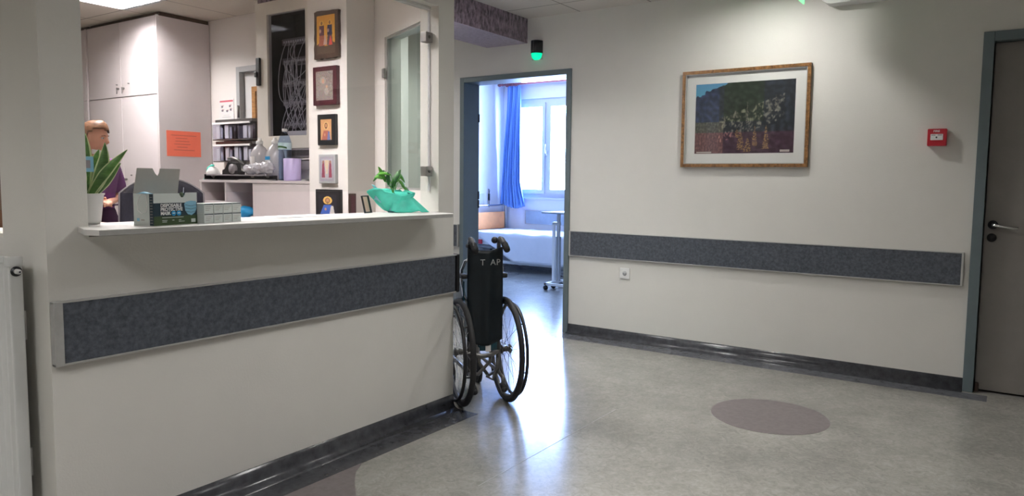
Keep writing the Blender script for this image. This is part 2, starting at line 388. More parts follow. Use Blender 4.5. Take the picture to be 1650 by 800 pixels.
struct('ceiling_booth', MB().box((-6, -3.85, 2.55), (-3.56, -1.29, 2.61)).box((-2.94, -3.85, 2.55), (-.125, -1.29, 2.61)).box((-3.56, -3.85, 2.55), (-2.94, -2.51, 2.61)).box((-3.56, -1.88, 2.55), (-2.94, -1.29, 2.61)).box((-3.56, -2.51, 2.66), (-2.94, -1.88, 2.7)), 'ceilb', 'cream suspended tile ceiling over the reception office')
# patient room
struct('wall_window', MB().holes((-3.95, .9), (0, 2.9), (3.8, 4.0), [(-3.76, -2.62, .99, 2.42)], XZ), 'wallroom', 'patient room wall with the bright window')
struct('wall_bedside', MB().box((-4.05, .18, 0), (-3.95, 4.0, 2.9)), 'wallroom', 'pale wall behind the head of the bed')
struct('wall_far', MB().box((.9, .18, 0), (1.0, 4.0, 2.9)), 'wallroom')
struct('ceiling_room', MB().box((-4.0, .18, 2.69), (1.0, 4.0, 2.75)), 'ceilr', 'white ceiling of the patient room')

# purple beam
t = sempty('trim_1', 'purple stucco beam under the hall ceiling by the doorway', (-1.1435, -.575, 2.355))
struct('beam_face', MB().box((-.2075, -.575, .0015), (.2075, .575, .1975)), 'purple', parent=t)
struct('beam_underside', MB().box((-.2075, -.575, 0), (.2075, .575, .0014)), 'lilac', 'pale lilac underside', parent=t)
t = sempty('trim_2', 'dark purple band between the cable cabinet and the office ceiling', (-1.7, -1.5, 2.49))
struct('band', MB().box((-.54, -.10, .0), (.42, .205, .06)), 'purple', parent=t)

# coved skirting
def cove(path_to, u0, u1):
    prof = [(0, .078), (.004, .078), (.005, .035), (.010, .020), (.020, .010), (.035, .004), (.055, .0015), (.055, 0), (0, 0)]
    mb = MB(); mb.smooth = False
    A = [mb.bm.verts.new(path_to(u0, d, z)) for d, z in prof]; B = [mb.bm.verts.new(path_to(u1, d, z)) for d, z in prof]
    for i in range(len(prof)):
        j = (i+1) % len(prof); f = mb._f([A[i], A[j], B[j], B[i]])
        if 1 <= i <= 5 and f: f.smooth = True
    mb._f(A[::-1]); mb._f(B); return mb
struct('baseboard_back', cove(lambda u, d, z: (u, -d, z), -.511, 2.27), 'border', 'dark coved skirting under the picture wall')
struct('baseboard_passage', cove(lambda u, d, z: (u, -d, z), -2.28, -1.625), 'border')
struct('baseboard_left', cove(lambda u, d, z: (d, u, z), -3.96, YE), 'border', 'dark coved skirting under the reception wall')
struct('baseboard_front', cove(lambda u, d, z: (u, -3.96-d, z), -5.9, 0), 'border')
struct('baseboard_right', cove(lambda u, d, z: (u, -d, z), 3.38, 5.6), 'border')
# inlaid floor pieces
struct('trim_3', MB().prism([(-.511, -.20), (-.511, -.05), (2.40, -.05), (2.40, -.185)], 0, .0012), 'borderl', 'dark linoleum border along the foot of the picture wall')
arc = [(.172, -2.85), (.222, -2.93), (.297, -3.007), (.401, -3.089), (.55, -3.16), (.75, -3.20), (1.0, -3.21)]
struct('trim_4', MB().prism([(.05, -3.96), (.172, -3.96), (.172, YE+.0), (.05, YE)], 0, .0012), 'border', 'dark linoleum border along the foot of the reception wall')
struct('trim_5', MB().prism([(.172, -3.96), (1.0, -3.96)]+arc[::-1], 0, .0012), 'disc', 'purple grey linoleum inlay with a curved edge')
struct('trim_6', MB().prism([(1.444+.302*math.cos(2*PI*k/72), -1.165+.29*math.sin(2*PI*k/72)) for k in range(72)], 0, .0012), 'disc', 'round purple grey disc inlaid in the floor')
struct('trim_7', MB().box((.727, -2.75, 0), (.731, -1.55, .0009)), 'weld', 'thin pale welded seam in the linoleum')

# ---------------------------------------------------------------- doors
def door_frame(name, label, x0, x1, top, ysurf, m, yback, w=.045, parentloc=None):
    t = sempty(name, label, ((x0+x1)/2, ysurf, 0)); cx = (x0+x1)/2
    mb = MB()
    for a, b in ((x0, x0+w), (x1-w, x1)):
        mb.box((a-cx, -.018, 0), (b-cx, yback-ysurf, top), .003)
    mb.box((x0+w-cx, -.018, top-w), (x1-w-cx, yback-ysurf, top), .003)
    mb.build('door_frame', m, t); return t, cx
t1, cx = door_frame('door_1', 'open doorway with a grey blue steel frame into the patient room', -1.634, -.503, 2.12, 0, 'frame', .20)
for z in (.30, .98, 1.06, 1.75): MB().cyl((-1.586-cx, .192, z), (-1.586-cx, .192, z+.07), .008).build('hinge', 'black', t1)
# closed grey door at the right
t2, cx = door_frame('door_2', 'closed dark grey door at the right edge with a lever handle', 2.27, 3.36, 2.12, 0, 'frame', .18, w=.055)
t2['label'] = 'closed dark grey door with lever handle'
lf = MB().box((2.33-cx, .045, .012), (3.30-cx, .085, 2.062), .002).build('door_leaf', 'door', t2)
hb = MB(); hb.cyl((2.372-cx, .045, 1.005), (2.372-cx, .032, 1.005), .026, n=24).build('handle_rose', 'black', t2)
hd = MB(); hd.tube([(2.372-cx, .04, 1.005), (2.372-cx, .0, 1.005), (2.378-cx, -.012, 1.004), (2.40-cx, -.016, 1.002), (2.44-cx, -.016, .996), (2.475-cx, -.014, .992), (2.497-cx, -.012, .990)], [.009, .009, .0095, .009, .0085, .0085, .009], 12)
hd.build('door_handle', 'chrome', t2)
kr = MB(); kr.cyl((2.370-cx, .045, .929), (2.370-cx, .034, .929), .025, n=24); kr.build('keyhole_rose', 'black', t2)
MB().box((2.331-cx, .02, .0), (2.352-cx, .044, .055), .006).build('door_wedge', 'brown', t2)
# corridor door seen through the corner glazing
t3, cx = door_frame('door_3', 'grey door of the side passage, seen through the narrow glass', -3.38, -2.30, 2.12, 0, 'framegrey', .18)
MB().box((-3.33-cx, .05, .01), (-2.35-cx, .09, 2.07)).build('door_leaf', 'door', t3)
# office door
t4, cx = door_frame('door_4', 'white office door in a grey frame with a wooden edged pane', -2.955, -1.985, 2.135, -1.29, 'framegrey', -1.15)
MB().holes((-2.908-cx, -2.03-cx), (.01, 2.088), (.03, .07), [(-2.80-cx, -2.60-cx, 1.25, 1.97)], XZ).build('door_leaf', 'doorw', t4)
MB().holes((-2.80-cx, -2.60-cx), (1.25, 1.97), (.018, .08), [(-2.755-cx, -2.645-cx, 1.29, 1.93)], XZ).build('glazing_bead', 'wood', t4)
MB().box((-2.755-cx, .045, 1.29), (-2.645-cx, .051, 1.93)).build('pane', 'white', t4)
MB().cyl((-2.925-cx, -.022, 1.72), (-2.925-cx, -.022, 1.82), .009).build('hinge', 'steel', t4)

# ---------------------------------------------------------------- windows
wn = sempty('window_1', 'white two casement window glaring with daylight', (-3.19, 3.8, .99))
def wx(x): return x+3.19
def wz(z): return z-.99
MB().holes((wx(-3.76), wx(-2.62)), (0, wz(2.42)), (.02, .09), [(wx(-3.70), wx(-3.215), .06, wz(2.36)), (wx(-3.165), wx(-2.68), .06, wz(2.36))], XZ).build('window_frame', 'pvc', wn)
for a, b, g0, g1 in ((-3.70, -3.215, -3.64, -3.262), (-3.165, -2.68, -3.115, -2.745)):
    sh = MB().holes((wx(a), wx(b)), (.06, wz(2.36)), (.0, .06), [(wx(g0), wx(g1), wz(1.11), wz(2.30))], XZ).build('casement', 'pvc', wn)
    MB().box((wx(g0), .028, wz(1.11)), (wx(g1), .034, wz(2.30))).build('pane', 'glass', sh)
hh = MB(); hh.box((wx(-3.195), -.012, wz(1.60)), (wx(-3.165), .0, wz(1.67)), .003).tube([(wx(-3.18), -.01, wz(1.635)), (wx(-3.18), -.045, wz(1.635)), (wx(-3.18), -.05, wz(1.70)), (wx(-3.175), -.05, wz(1.76))], .008)
hh.build('window_handle', 'white', wn)
MB().box((wx(-3.80), -.03, -.03), (wx(-2.58), .0, 0), .004).build('window_sill', 'pvc', wn)

# main service glass
w2 = sempty('window_2', 'frameless clear glass of the service opening, raised above the sill', (-.062, -2.998, 1.17))
MB().box((-.004, -.828, 0), (.004, .833, .914)).build('glass_pane', 'glass', w2)
MB().box((-.010, -.838, .914), (.012, .838, .928)).build('head_channel', 'white', w2)
MB().box((-.006, .833, .0), (.006, .838, .914)).build('edge_seal', 'cable', w2)
for z in (.075, .75):
    hg = MB().box((-.018, .79, z), (.022, .838, z+.05), .003).build('glass_hinge', 'satin', w2)
    MB().cyl((.022, .812, z+.025), (.026, .812, z+.025), .008, n=12).build('screw', 'steel', hg)
w3 = sempty('window_3', 'narrow greenish glass in the angled corner wall', (0, 0, 0))
MB().holes((.072, .632), (1.17, 2.05), (.02, .028), [], ANG).build('glass_pane', 'glassg', w3)
MB().holes((.072, .632), (1.17, 2.05), (.012, .036), [(.084, .62, 1.182, 2.038)], ANG).build('glass_edge', 'alu', w3)
MB().holes((.615, .650), (1.82, 1.87), (-.012, .0), [], ANG).build('clip', 'satin', w3)
w4 = sempty('window_4', 'second service opening above the radiator', (-1.25, -3.9, 1.02))
MB().box((-.95, -.06, -.0), (.94, .05, .012)).build('window_sill', 'concrete', w4)
MB().box((-.95, .02, .08), (.94, .028, 1.03)).build('glass_pane', 'glass', w4)

# reception shelf
sh = thing('counter_shelf', 'long white laminate shelf through the service opening', 'shelf', (0, -3.0, 1.064))
pts = [(.02, -.875), (.14, -.915), (.198, -.90), (.198, .72), (.16, .765), (.0, .785), (0, .84), (WA, .84), (WA, -.837), (0, -.837), (0, -.87)]
MB().prism(pts, -.017, 0).build('shelf_board', 'sill', sh)
MB().prism([(.198, -.90), (.1995, -.90), (.1995, .72), (.198, .72)], -.017, -.001).build('edge_strip', 'alu', sh)

# ---------------------------------------------------------------- wall guards
def guard(name, label, loc, length, along, out, cap_a=True, cap_b=True):
    t = thing(name, label, 'wall guard', loc)
    A = Vector(along); O = Vector(out); mt = basis((0, 0, 0), A, O) if False else Matrix(((A.x, O.x, 0, 0), (A.y, O.y, 0, 0), (0, 0, 1, 0), (0, 0, 0, 1)))
    MB().box((.012, .0, .006), (length-.012, .022, .196), 0, mt).build('board', 'guard', t)
    mb = MB(); mb.box((0, 0, .196), (length, .025, .201), .0008, mt); mb.box((0, 0, .0), (length, .025, .006), .0008, mt); mb.build('edge_strip', 'alu', t)
    for ok, a in ((cap_a, 0), (cap_b, length-.013)):
        if ok: MB().box((a, 0, .0), (a+.013, .026, .201), .002, mt).build('end_cap', 'alu', t)
    return t
g = guard('wall_guard', 'dark blue grey wall guard board under the reception shelf', (0, -3.958, .634), 1.918, (0, 1, 0), (1, 0, 0), False, False)
MB().box((.0, 0, -.001), (.026, .027, .202), .002, Matrix(((0,1,0,0),(1,0,0,0),(0,0,1,0),(0,0,0,1)))).build('corner_cap', 'alu', g)
guard('wall_guard', 'dark blue grey wall guard board under the landscape picture', (-.495, 0, .634), 2.735, (1, 0, 0), (0, -1, 0))
guard('wall_guard', 'short wall guard piece in the passage left of the doorway', (-2.25, 0, .634), .605, (1, 0, 0), (0, -1, 0))
t = thing('wall_guard', 'black end piece of wall guard on the reception wall corner', 'wall guard', (-.06, YE, .634))
MB().box((-.06, .0, 0), (.06, .018, .2), .002).box((.06, -.004, 0), (.088, .018, .2), .002).build('board', 'black', t)
MB().box((-.061, .018, .2), (.088, .020, .202)).build('edge_strip', 'black', t)

# ---------------------------------------------------------------- lamps
def louver_lamp(label, x, y, z, power, group, sz=.6, col=(1, .97, .93)):
    t = thing('ceiling_lamp', label, 'ceiling lamp', (x, y, z), 0, group); h = sz/2
    mb = MB(); mb.holes((-h, h), (-h, h), (.0, .012), [(-h+.02, h-.02, -h+.02, h-.02)], lambda u, v, d: (u, v, d-.004)); mb.box((-h, -h, .088), (h, h, .092))
    for sgn in (-1, 1): mb.box((sgn*(h-.004), -h, 0), (sgn*h, h, .09)); mb.box((-h, sgn*(h-.004), 0), (h, sgn*h, .09))
    mb.build('housing', 'white', t)
    lv = MB(); n = 5
    for i in range(n+1): xx = -h+.02+(sz-.04)*i/n; lv.box((xx-.003, -h+.02, .004), (xx+.003, h-.02, .028))
    for j in range(11): yy = -h+.02+(sz-.04)*j/10; lv.box((-h+.02, yy-.002, .006), (h-.02, yy+.002, .026))
    lv.build('louver', 'louver', t)
    for i in range(4):
        xx = -h+.08+(sz-.16)*i/3; tb = MB(); tb.cyl((xx, -h+.03, .06), (xx, h-.03, .06), .008, n=10); tb.build('tube', 'diff', t)
    l = bpy.data.lights.new('lamp_light', 'AREA'); l.shape = 'SQUARE'; l.size = sz-.06; l.energy = power*1.25; l.color = col
    lo = bpy.data.objects.new('lamp_light', l); COL.objects.link(lo); lo.parent = t; lo.location = (0, 0, .042)
    return t
def recess(x, y, z, sz=.6):
    pass

# hall lamps hang just under the tiles
for x, y, p, lab in ((1.7, -2.75, .50, 'square louvred hall lamp over the middle of the hall'),
        (3.7, -4.2, .35, 'square louvred hall lamp on the camera right'),
        (1.2, -5.9, .9, 'square louvred hall lamp behind the camera'),
        (-2.6, -.62, .35, 'added unseen louvred lamp brightening the deep side passage'),  # added fill lamp, lifts the dark passage behind the corner glass
        (-.40, -1.38, .60, 'added unseen louvred lamp brightening the mouth of the side passage'),  # added fill lamp out of view, lights the passage walls
        (-1.9, -5.7, 1.1, 'square louvred hall lamp in front of the radiator')):
    louver_lamp(lab, x, y, ZC-.10, HALL_LAMP*p, 'hall lamps', col=(1, .98, .955))
t = thing('downlight', 'small round downlight close to the picture wall', 'ceiling lamp', (1.10, -.58, ZC-.03))
b = MB(); b.lathe([(.07, .0), (.085, .0), (.09, .012), (.09, .03), (.07, .03)], n=32, caps=False); b.build('trim_ring', 'white', t)
b = MB(); b.cyl((0, 0, .02), (0, 0, .026), .068, n=32); b.build('lens', 'diff', t)
l = bpy.data.lights.new('lamp_light', 'AREA'); l.shape = 'DISK'; l.size = .16; l.energy = SPOT; l.color = (1, .975, .94)
lo = bpy.data.objects.new('lamp_light', l); COL.objects.link(lo); lo.parent = t; lo.location = (0, 0, .012)
louver_lamp('square louvred lamp glowing over the tall cupboards', -3.25, -2.195, 2.551, BOOTH_LAMP, 'reception office lamps', col=(1, .935, .92))
louver_lamp('added unseen louvred lamp brightening the pillar side and corner wall', -.75, -3.05, 2.45, BOOTH_LAMP*1.1, 'reception office lamps', col=(1, .935, .92))  # added hidden fill lamp, brightens the pillar side and angled wall

# fixtures by the ceiling of the picture wall
t = thing('emergency_light', 'cream rounded fitting high on the picture wall', 'emergency light', (1.60, 0, 2.325))
pr = [(-.22, .03), (-.19, .006), (-.16, 0), (.25, 0), (.25, .14), (-.22, .14)]
MB().prism(pr, 0, .1, basis((0, 0, .04), (1, 0, 0), (0, 0, 1))).box((-.05, -.02, .06), (.1, 0, .14)).build('housing', 'white', t)
t = thing('exit_sign', 'small green lit exit sign hanging at the ceiling', 'exit sign', (1.335, -.45, 2.32))
MB().box((-.004, -.10, .0), (.004, .10, .15), .001).build('sign_plate', 'exit', t)
MB().box((-.02, -.11, .15), (.02, .11, .19), .004).cyl((0, 0, .19), (0, 0, ZC-2.32), .006).build('bracket', 'white', t)

# ---------------------------------------------------------------- sounder, call point, socket
t = thing('alarm_sounder', 'dark rounded wall unit with a green glowing lens above the doorway', 'alarm sounder', (-.836, 0, 2.212))
def arcp(r, n=14): return [(r*math.cos(PI*k/n), -r*math.sin(PI*k/n)) for k in range(n+1)]
b = MB(); b.smooth = True; b.prism([(x, y*1.15) for x, y in arcp(.052)], .05, .150); b.build('body', 'black', t)
b = MB(); R = []
for k in range(7):
    a = PI/2*k/6; f = math.cos(a); R.append([b.bm.verts.new((x*(.35+.65*f), y*1.15*(.3+.7*f), .05-.05*math.sin(a))) for x, y in arcp(.050)])
b.smooth = True; b.skin(R); b.build('lens', 'green', t)
MB().box((-.004, -.064, .06), (.006, -.058, .148), .001).build('highlight_strip', 'steel', t)
MB().box((-.05, -.006, .0), (.05, 0, .05), .002).build('back_plate', 'framegrey', t)

t = thing('fire_call_point', 'red square fire alarm call point beside the grey door', 'fire call point', (2.063, 0, 1.468))
MB().box((-.051, -.048, 0), (.051, 0, .102), .006).build('housing', 'red', t)
MB().box((-.034, -.0505, .034), (.032, -.048, .070), .002).build('press_plate', 'white', t)
MB().cyl((-.002, -.0508, .050), (-.002, -.052, .050), .005, n=14).build('press_mark', 'ink', t)
for a, b_ in ((-.030, -.008), (.004, .026)): MB().box((a, -.0512, .062), (b_, -.0508, .065)).build('printed_line', 'ink', t)
text('legend', 'FIRE', .016, 'white', t, basis((-.020, -.0485, .082), (1, 0, 0), (0, 0, 1)), bold=.0004, sx=1.15)

t = thing('power_socket', 'white square power socket under the wall guard', 'power socket', (0, 0, .488))
MB().box((-.041, -.010, 0), (.041, 0, .081), .003).build('cover_plate', 'white', t)
b = MB(); b.lathe([(.027, 0), (.025, .001), (.0225, .0015), (.020, 0), (.019, -.007), (0.001, -.007)], (0, -.010, .040), 28, ax=(0, -1, 0), caps=False); b.build('socket_ring', 'white', t)
b = MB(); b.cyl((0, -.0045, .040), (0, -.0102, .040), .0186, n=28); b.build('socket_well', 'framegrey', t)
for dx in (-.0095, .0095): MB().cyl((dx, -.0101, .040), (dx, -.0108, .040), .0026, n=10).build('pin_hole', 'ink', t)

# ---------------------------------------------------------------- landscape picture
t = thing('framed_picture', 'large framed autumn forest photograph with cream mount', 'picture', (.879, -.002, 1.343))
W_, H_ = .884, .677; fwid = .022
fr = MB()
MB_ = fr.holes((-W_/2, W_/2), (0, H_), (-.028, 0), [(-W_/2+fwid, W_/2-fwid, fwid, H_-fwid)], XZ); fr.build('frame', 'goldwood', t)
MB().holes((-W_/2+fwid, W_/2-fwid), (fwid, H_-fwid), (-.024, -.0), [(-W_/2+fwid+.006, W_/2-fwid-.006, fwid+.006, H_-fwid-.006)], XZ).build('inner_slip', 'alu', t)
MB().box((-W_/2+fwid, -.008, fwid), (W_/2-fwid, -.003, H_-fwid)).build('mount', 'mount', t)
cv = Canvas(230, 166, (.02, .022, .028))
def land(u, v, o):
    n1 = noise.noise(Vector((u*5, v*4, 1))); n2 = noise.noise(Vector((u*22, v*16, 3))); n3 = noise.noise(Vector((u*60, v*30, 7)))
    ridge = .84+.42*u+.03*noise.noise(Vector((u*30, 0, 0)))+.02*abs(noise.noise(Vector((u*90, 4, 0)))) - (.03 if u < .10 else 0)
    if v > min(ridge, 1.2) and u < .33: return (.07+.1*u, .26+.25*(1-v), .44)
    base = (.012, .016, .022)
    if u < .25: base = (.012, .020, .045)
    if v > .45 and .3 < u < .7: base = (.012, .020, .012)
    k = max(0, n2+.2)*1.3 + max(0, n3)*.5
    if v < .45 and u < .3: base = (.05, .052, .04); k = max(0, n3+.25)
    r = [base[i]*(1+1.6*k+.5*noise.noise(Vector((u*120, v*70, 2)))) for i in range(3)]
    d = abs((v-.42)-(u-.45)*.5)
    if d < .17 and .25 < u < .9 and n2+n3*.9 > .03: k2 = (n2+n3*.9-.03)*1.7; r = [r[0]+.16*min(1, k2), r[1]+.15*min(1, k2), r[2]+.10*min(1, k2)]
    if v < .3: r = [r[0]*1.6+.022, r[1]*.8+.003, r[2]*.9+.010]
    return tuple(r)
cv.each(land)
for cx_, cy_, hh_, ww_ in ((.62, .10, .28, .035), (.73, .06, .33, .04), (.48, .05, .26, .05), (.55, .02, .2, .05), (.44, .22, .12, .03), (.31, .38, .16, .02), (.54, .42, .3, .014), (.42, .5, .1, .04), (.76, .55, .2, .02), (.82, .6, .2, .02)):
    def tree(u, v, o, cx_=cx_, cy_=cy_, hh_=hh_, ww_=ww_):
        tt = (v-cy_)/hh_
        if 0 < tt < 1 and abs(u-cx_+.01*noise.noise(Vector((u*50, v*60, 2)))) < ww_*(1-tt)**.7*(.75+.5*noise.noise(Vector((u*80, v*70, 5)))):
            w = .7+.6*noise.noise(Vector((u*90, v*80, 9)))
            q = min(1, max(.0, .55+1.5*noise.noise(Vector((u*70, v*50, 11))))); c1 = (.38, .23, .09) if cy_ < .3 else (.22, .21, .16); return tuple(o[i]*(1-q)+c1[i]*w*q for i in range(3))
    cv.each(tree)
cv.rect(.02, .01, .18, .03, (.45, .43, .38)).rect(.87, .015, .965, .045, (.5, .45, .42))
cv.build('photograph', t, basis((-.345, -.0085, .095), (1, 0, 0), (0, 0, 1)), .690, .488)
MB().box((-W_/2+fwid, -.020, fwid), (W_/2-fwid, -.018, H_-fwid)).build('glazing', glassmat('picture_glass', (.99, .99, .99), .45), t)

# ---------------------------------------------------------------- radiator and plates on the front wall
t = thing('radiator', 'white panel radiator below the second service opening', 'radiator', (-.62, -3.998, 0))
b = MB()
x0, x1, z0, z1 = -.60, .542, .14, .975
nf = 26; prof = []
for i in range(nf*4+1):
    u = i/(nf*4); xx = x0+.01+(x1-x0-.03)*u; ph = i % 4; prof.append((xx, -.040+(.009 if ph in (2,) else (.004 if ph in (1, 3) else 0))))
V0 = [(x, y) for x, y in prof]
poly = [(x0, -.026)]+V0+[(x1, -.026)]
b.smooth = False; b.prism(poly, z0, z1-.02); b.build('front_panel', 'whitepaint', t)
MB().box((x0, -.034, z0), (x1, .002, z1-.012), .004).build('side_cover', 'whitepaint', t)
b = MB()
b.box((x0, -.042, z1-.02), (x1-.02, -.034, z1), .003)
for k in range(18): b.box((x0+.02+k*.06, -.033, z1-.013), (x0+.066+k*.06, -.002, z1-.006))
b.build('top_grille', 'whitepaint', t)
MB().box((x1-.02, -.040, z1-.03), (x1+.002, .004, z1), .004).build('corner_cap', 'whitepaint', t)
v = MB(); v.cyl((x1, -.016, .930), (x1+.003, -.016, .930), .0155, n=20); v.build('valve_recess', 'black', t)
v = MB(); v.cyl((x1+.003, -.016, .930), (x1+.02, -.016, .930), .008, n=16); v.cyl((x1+.02, -.016, .930), (x1+.027, -.016, .930), .0055, n=12); vo = v.build('bleed_valve', 'white', t)
v = MB(); v.cyl((x1+.027, -.016, .930), (x1+.028, -.016, .930), .003, n=10); v.build('valve_slot', 'ink', vo)
for zz in (.3, .8):
    for xx in (-.4, .4): MB().box((xx-.02, .002, zz), (xx+.02, .036, zz+.05)).build('wall_bracket', 'whitepaint', t)
for z, lab in ((.745, 'white wall plate beside the radiator, the upper of two'), (.295, 'white wall plate beside the radiator, the lower of two')):
    p = thing('wall_plate', lab, 'wall plate', (-.200, -3.96, z-.048))
    MB().box((-.041, -.009, 0), (.041, 0, .095), .003).build('cover', 'white', p)
    MB().box((-.028, -.0115, .018), (.028, -.009, .077), .002).build('rocker', 'white', p)
# things glimpsed through the second opening
t = thing('archive_box', 'brown archive box glimpsed through the second service opening', 'box', (-1.0, -3.64, 1.0))
MB().box((-.16, -.12, 0), (.2, .12, .36), .004).build('box_body', 'brick', t); MB().box((-.165, -.125, .30), (.205, .125, .38), .004).build('lid', 'brown', t)
MB().cyl((.2, 0, .2), (.204, 0, .2), .02).build('finger_hole', 'black', t)
t = thing('side_desk', 'pale side desk behind the second service opening', 'desk', (-1.2, -3.5, 0))
MB().box((-.9, -.3, .96), (.92, .3, 1.0), .004).build('desk_top', 'pink', t); 
for a in (-.88, .86): MB().box((a, -.29, 0), (a+.03, .29, .96)).build('side_panel', 'pink', t)

# ================================================================ patient room
t = thing('hospital_bed', 'hospital bed with white linen and an orange headboard', 'bed', (-2.9, 3.28, 0))
bw = .42
b = MB(); b.box((-.93, -bw, .30), (.95, bw, .345), .01); b.build('bed_frame', 'steel', t)
for sy in (-.30, .30):
    for sx in (-.55, .55):
        lg = MB(); lg.tube([(sx*1.2, sy, .30), (sx, sy, .12)], .016); lo = lg.build('leg', 'chrome', t)
        w = MB(); w.torus((sx, sy-.03, .058), (0, 1, 0), .045, .013, 28, 8); w.cyl((sx, sy-.045, .058), (sx, sy-.015, .058), .032, n=18); w.build('caster', 'framegrey', lo)
MB().box((-.6, -.33, .10), (.6, -.30, .14), .005).box((-.6, .30, .10), (.6, .33, .14), .005).build('base_rail', 'white', t)
def mt_(u, v):
    x = -.9+1.85*u; y = -bw-.0+.84*v
    return (x, y, .525+.012*noise.noise(Vector((x*4, y*5, 0)))+.012*noise.noise(Vector((x*13, y*9, 4))))
b = MB(); b.box((-.9, -bw+.01, .345), (.95, bw-.01, .50), .03); b.build('mattress', 'sheet', t)
def sheetfn(u, v):
    x = -.92+1.88*u
    cut = .14 if x > -.16 else .14+(-.16-x)*.55
    d = (v-.5)*2*(bw+.015+.40)
    if abs(d) <= bw+.015: y = d; z = .525+.014*noise.noise(Vector((x*4, y*5, 0)))+.01*noise.noise(Vector((x*13, y*9, 4)))
    else:
        e = min(1, (abs(d)-bw-.015)/.40); y = math.copysign(bw+.02+.010*math.sin(x*19)*e+.008*noise.noise(Vector((x*7, 0, 2))), d); z = .525-(.525-cut)*e if d < 0 else .525-.3*e
    return (x, y, z)
b = MB(); b.grid(sheetfn, 60, 44); b.build('bed_sheet', 'sheet', t, solid=.006)
b = MB(); b.box((-.975, -.42, .53), (-.945, .42, .775), .008); b.build('headboard', 'peach', t)
b = MB(); b.tube([(-.96, -.46, .1), (-.96, -.46, .85), (-.96, -.44, .87), (-.96, .44, .87), (-.96, .46, .85), (-.96, .46, .1)], .014); b.build('headboard_tube', 'chrome', t)
b = MB(); b.tube([(.97, -.46, .1), (.97, -.46, .75), (.97, -.44, .78), (.97, .44, .78), (.97, .46, .75), (.97, .46, .1)], .014); b.box((.955, -.42, .45), (.985, .42, .70), .008); b.build('footboard', 'peach', t)
b = MB(); b.box((-.78, -.44, .36), (-.70, -.425, .42), .006); b.build('release_lever', 'red', t)

t = thing('curtain', 'gathered blue curtain beside the bright window', 'curtain', (-3.66, 3.66, .86))
def curt(u, v):
    h = 1-v
    wl = -.115-.13*h**1.3; wr = .10+.035*h+.07*max(0, h-.8)*5*max(0, h)
    x = wl+(wr-wl)*u; fold = math.sin(u*2*PI*7.5+1.2*math.sin(v*3))
    y = .035*fold*(.5+.5*h)+.01*noise.noise(Vector((u*9, v*4, 0)))
    return (x+.008*math.sin(u*30+v*5), y, 1.745*v+.03*(1-v)*math.cos(u*5))
b = MB(); b.grid(curt, 150, 40); b.build('cloth', 'blue', t, solid=.004)
t = thing('curtain_rod', 'reddish wooden curtain rod over the window', 'curtain rod', (-3.0, 3.66, 2.628))
b = MB(); b.cyl((-.86, 0, 0), (.95, 0, 0), .014); b.build('rod', 'rod', t)
b = MB(); b.lathe([(.004, 0), (.016, .01), (.024, .035), (.016, .06), (.012, .07), (.020, .085), (.014, .10)], (-.96, 0, 0), 16, ax=(1, 0, 0)); b.build('finial', 'rod', t)
for i in range(9): b = MB(); b.torus((-.80+i*.024, 0, 0), (1, .15*math.sin(i*2), 0), .028, .006, 20, 6); b.build('ring', 'rod', t)
for xx in (-.84, .9): b = MB(); b.cyl((xx, 0, 0), (xx, .14, 0), .010); b.cyl((xx, .125, 0), (xx, .14, 0), .028); b.build('bracket', 'rod', t)
t = guard('wall_guard', 'light blue wall guard board under the patient room window', (-3.53, 3.8, .60), 3.4, (1, 0, 0), (0, -1, 0)); 
for ch in t.children:
    if ch.name.startswith('board'): ch.data.materials[0] = M['rail']
t = thing('ceiling_lamp', 'long white glowing strip on the patient room ceiling by the window', 'ceiling lamp', (-2.85, 3.50, 2.62))  # emissive white strip under the ceiling, along the window wall
b = MB(); b.box((-.62, -.07, .03), (.62, .07, .07), .004); b.build('housing', 'white', t)
b = MB(); b.box((-.60, -.06, .0), (.60, .06, .03), .012); b.build('glow_strip', 'diff', t)

t = thing('overbed_table', 'narrow wheeled overbed table just inside the doorway', 'table', (-1.87, 2.0, 0))
b = MB(); b.box((-.085, -.20, .868), (.42, .20, .886), .006); b.build('table_top', 'rail', t)
b = MB(); b.box((-.052, -.012, .04), (-.020, .012, .75), .003); b.build('side_post', 'white', t)
b = MB(); b.box((-.0, -.02, .09), (.022, .02, .60), .003); b.box((.028, -.02, .09), (.05, .02, .60), .003); b.build('column', 'framegrey', t)
b = MB(); b.box((.006, -.012, .6), (.044, .012, .868), .003); b.build('lift_tube', 'alu', t)
b = MB(); b.box((-.05, -.015, .735), (.05, .015, .765), .004); b.build('clamp', 'alu', t)
b = MB(); b.box((-.05, -.18, .055), (.42, -.15, .085), .004); b.box((-.05, .15, .055), (.42, .18, .085), .004); b.box((-.05, -.18, .055), (-.015, .18, .085), .004); b.build('base', 'white', t)
for xx, yy in ((-.035, -.165), (-.035, .165), (.39, -.165), (.39, .165), (-.034, 0)):
    b = MB(); b.cyl((xx, yy-.012, .026), (xx, yy+.012, .026), .026, n=18); b.cyl((xx, yy, .045), (xx, yy, .056), .008); b.build('caster', 'blackr', t)

t = thing('wall_panel', 'ribbed pale service panel on the wall behind the bed', 'wall panel', (-3.95, 3.13, .88))
b = MB(); b.box((0, -.18, 0), (.03, .18, .17), .004)
for k in range(9): b.box((.03, -.17+k*.04, .01), (.036, -.15+k*.04, .16))
b.build('cover', 'pvc', t)
t = thing('call_handset', 'dark nurse call handset hanging on its cord by the bed', 'call handset', (-3.94, 3.43, .84))
b = MB(); b.box((0, -.012, .10), (.02, .012, .2), .006); b.build('handset', 'black', t)
b = MB(); b.tube([(.01, 0, .2), (.012, .01, .25), (.008, -.012, .27), (.006, 0, .22), (.01, .008, .1), (.01, 0, 0)], .004); b.build('cord', 'black', t)

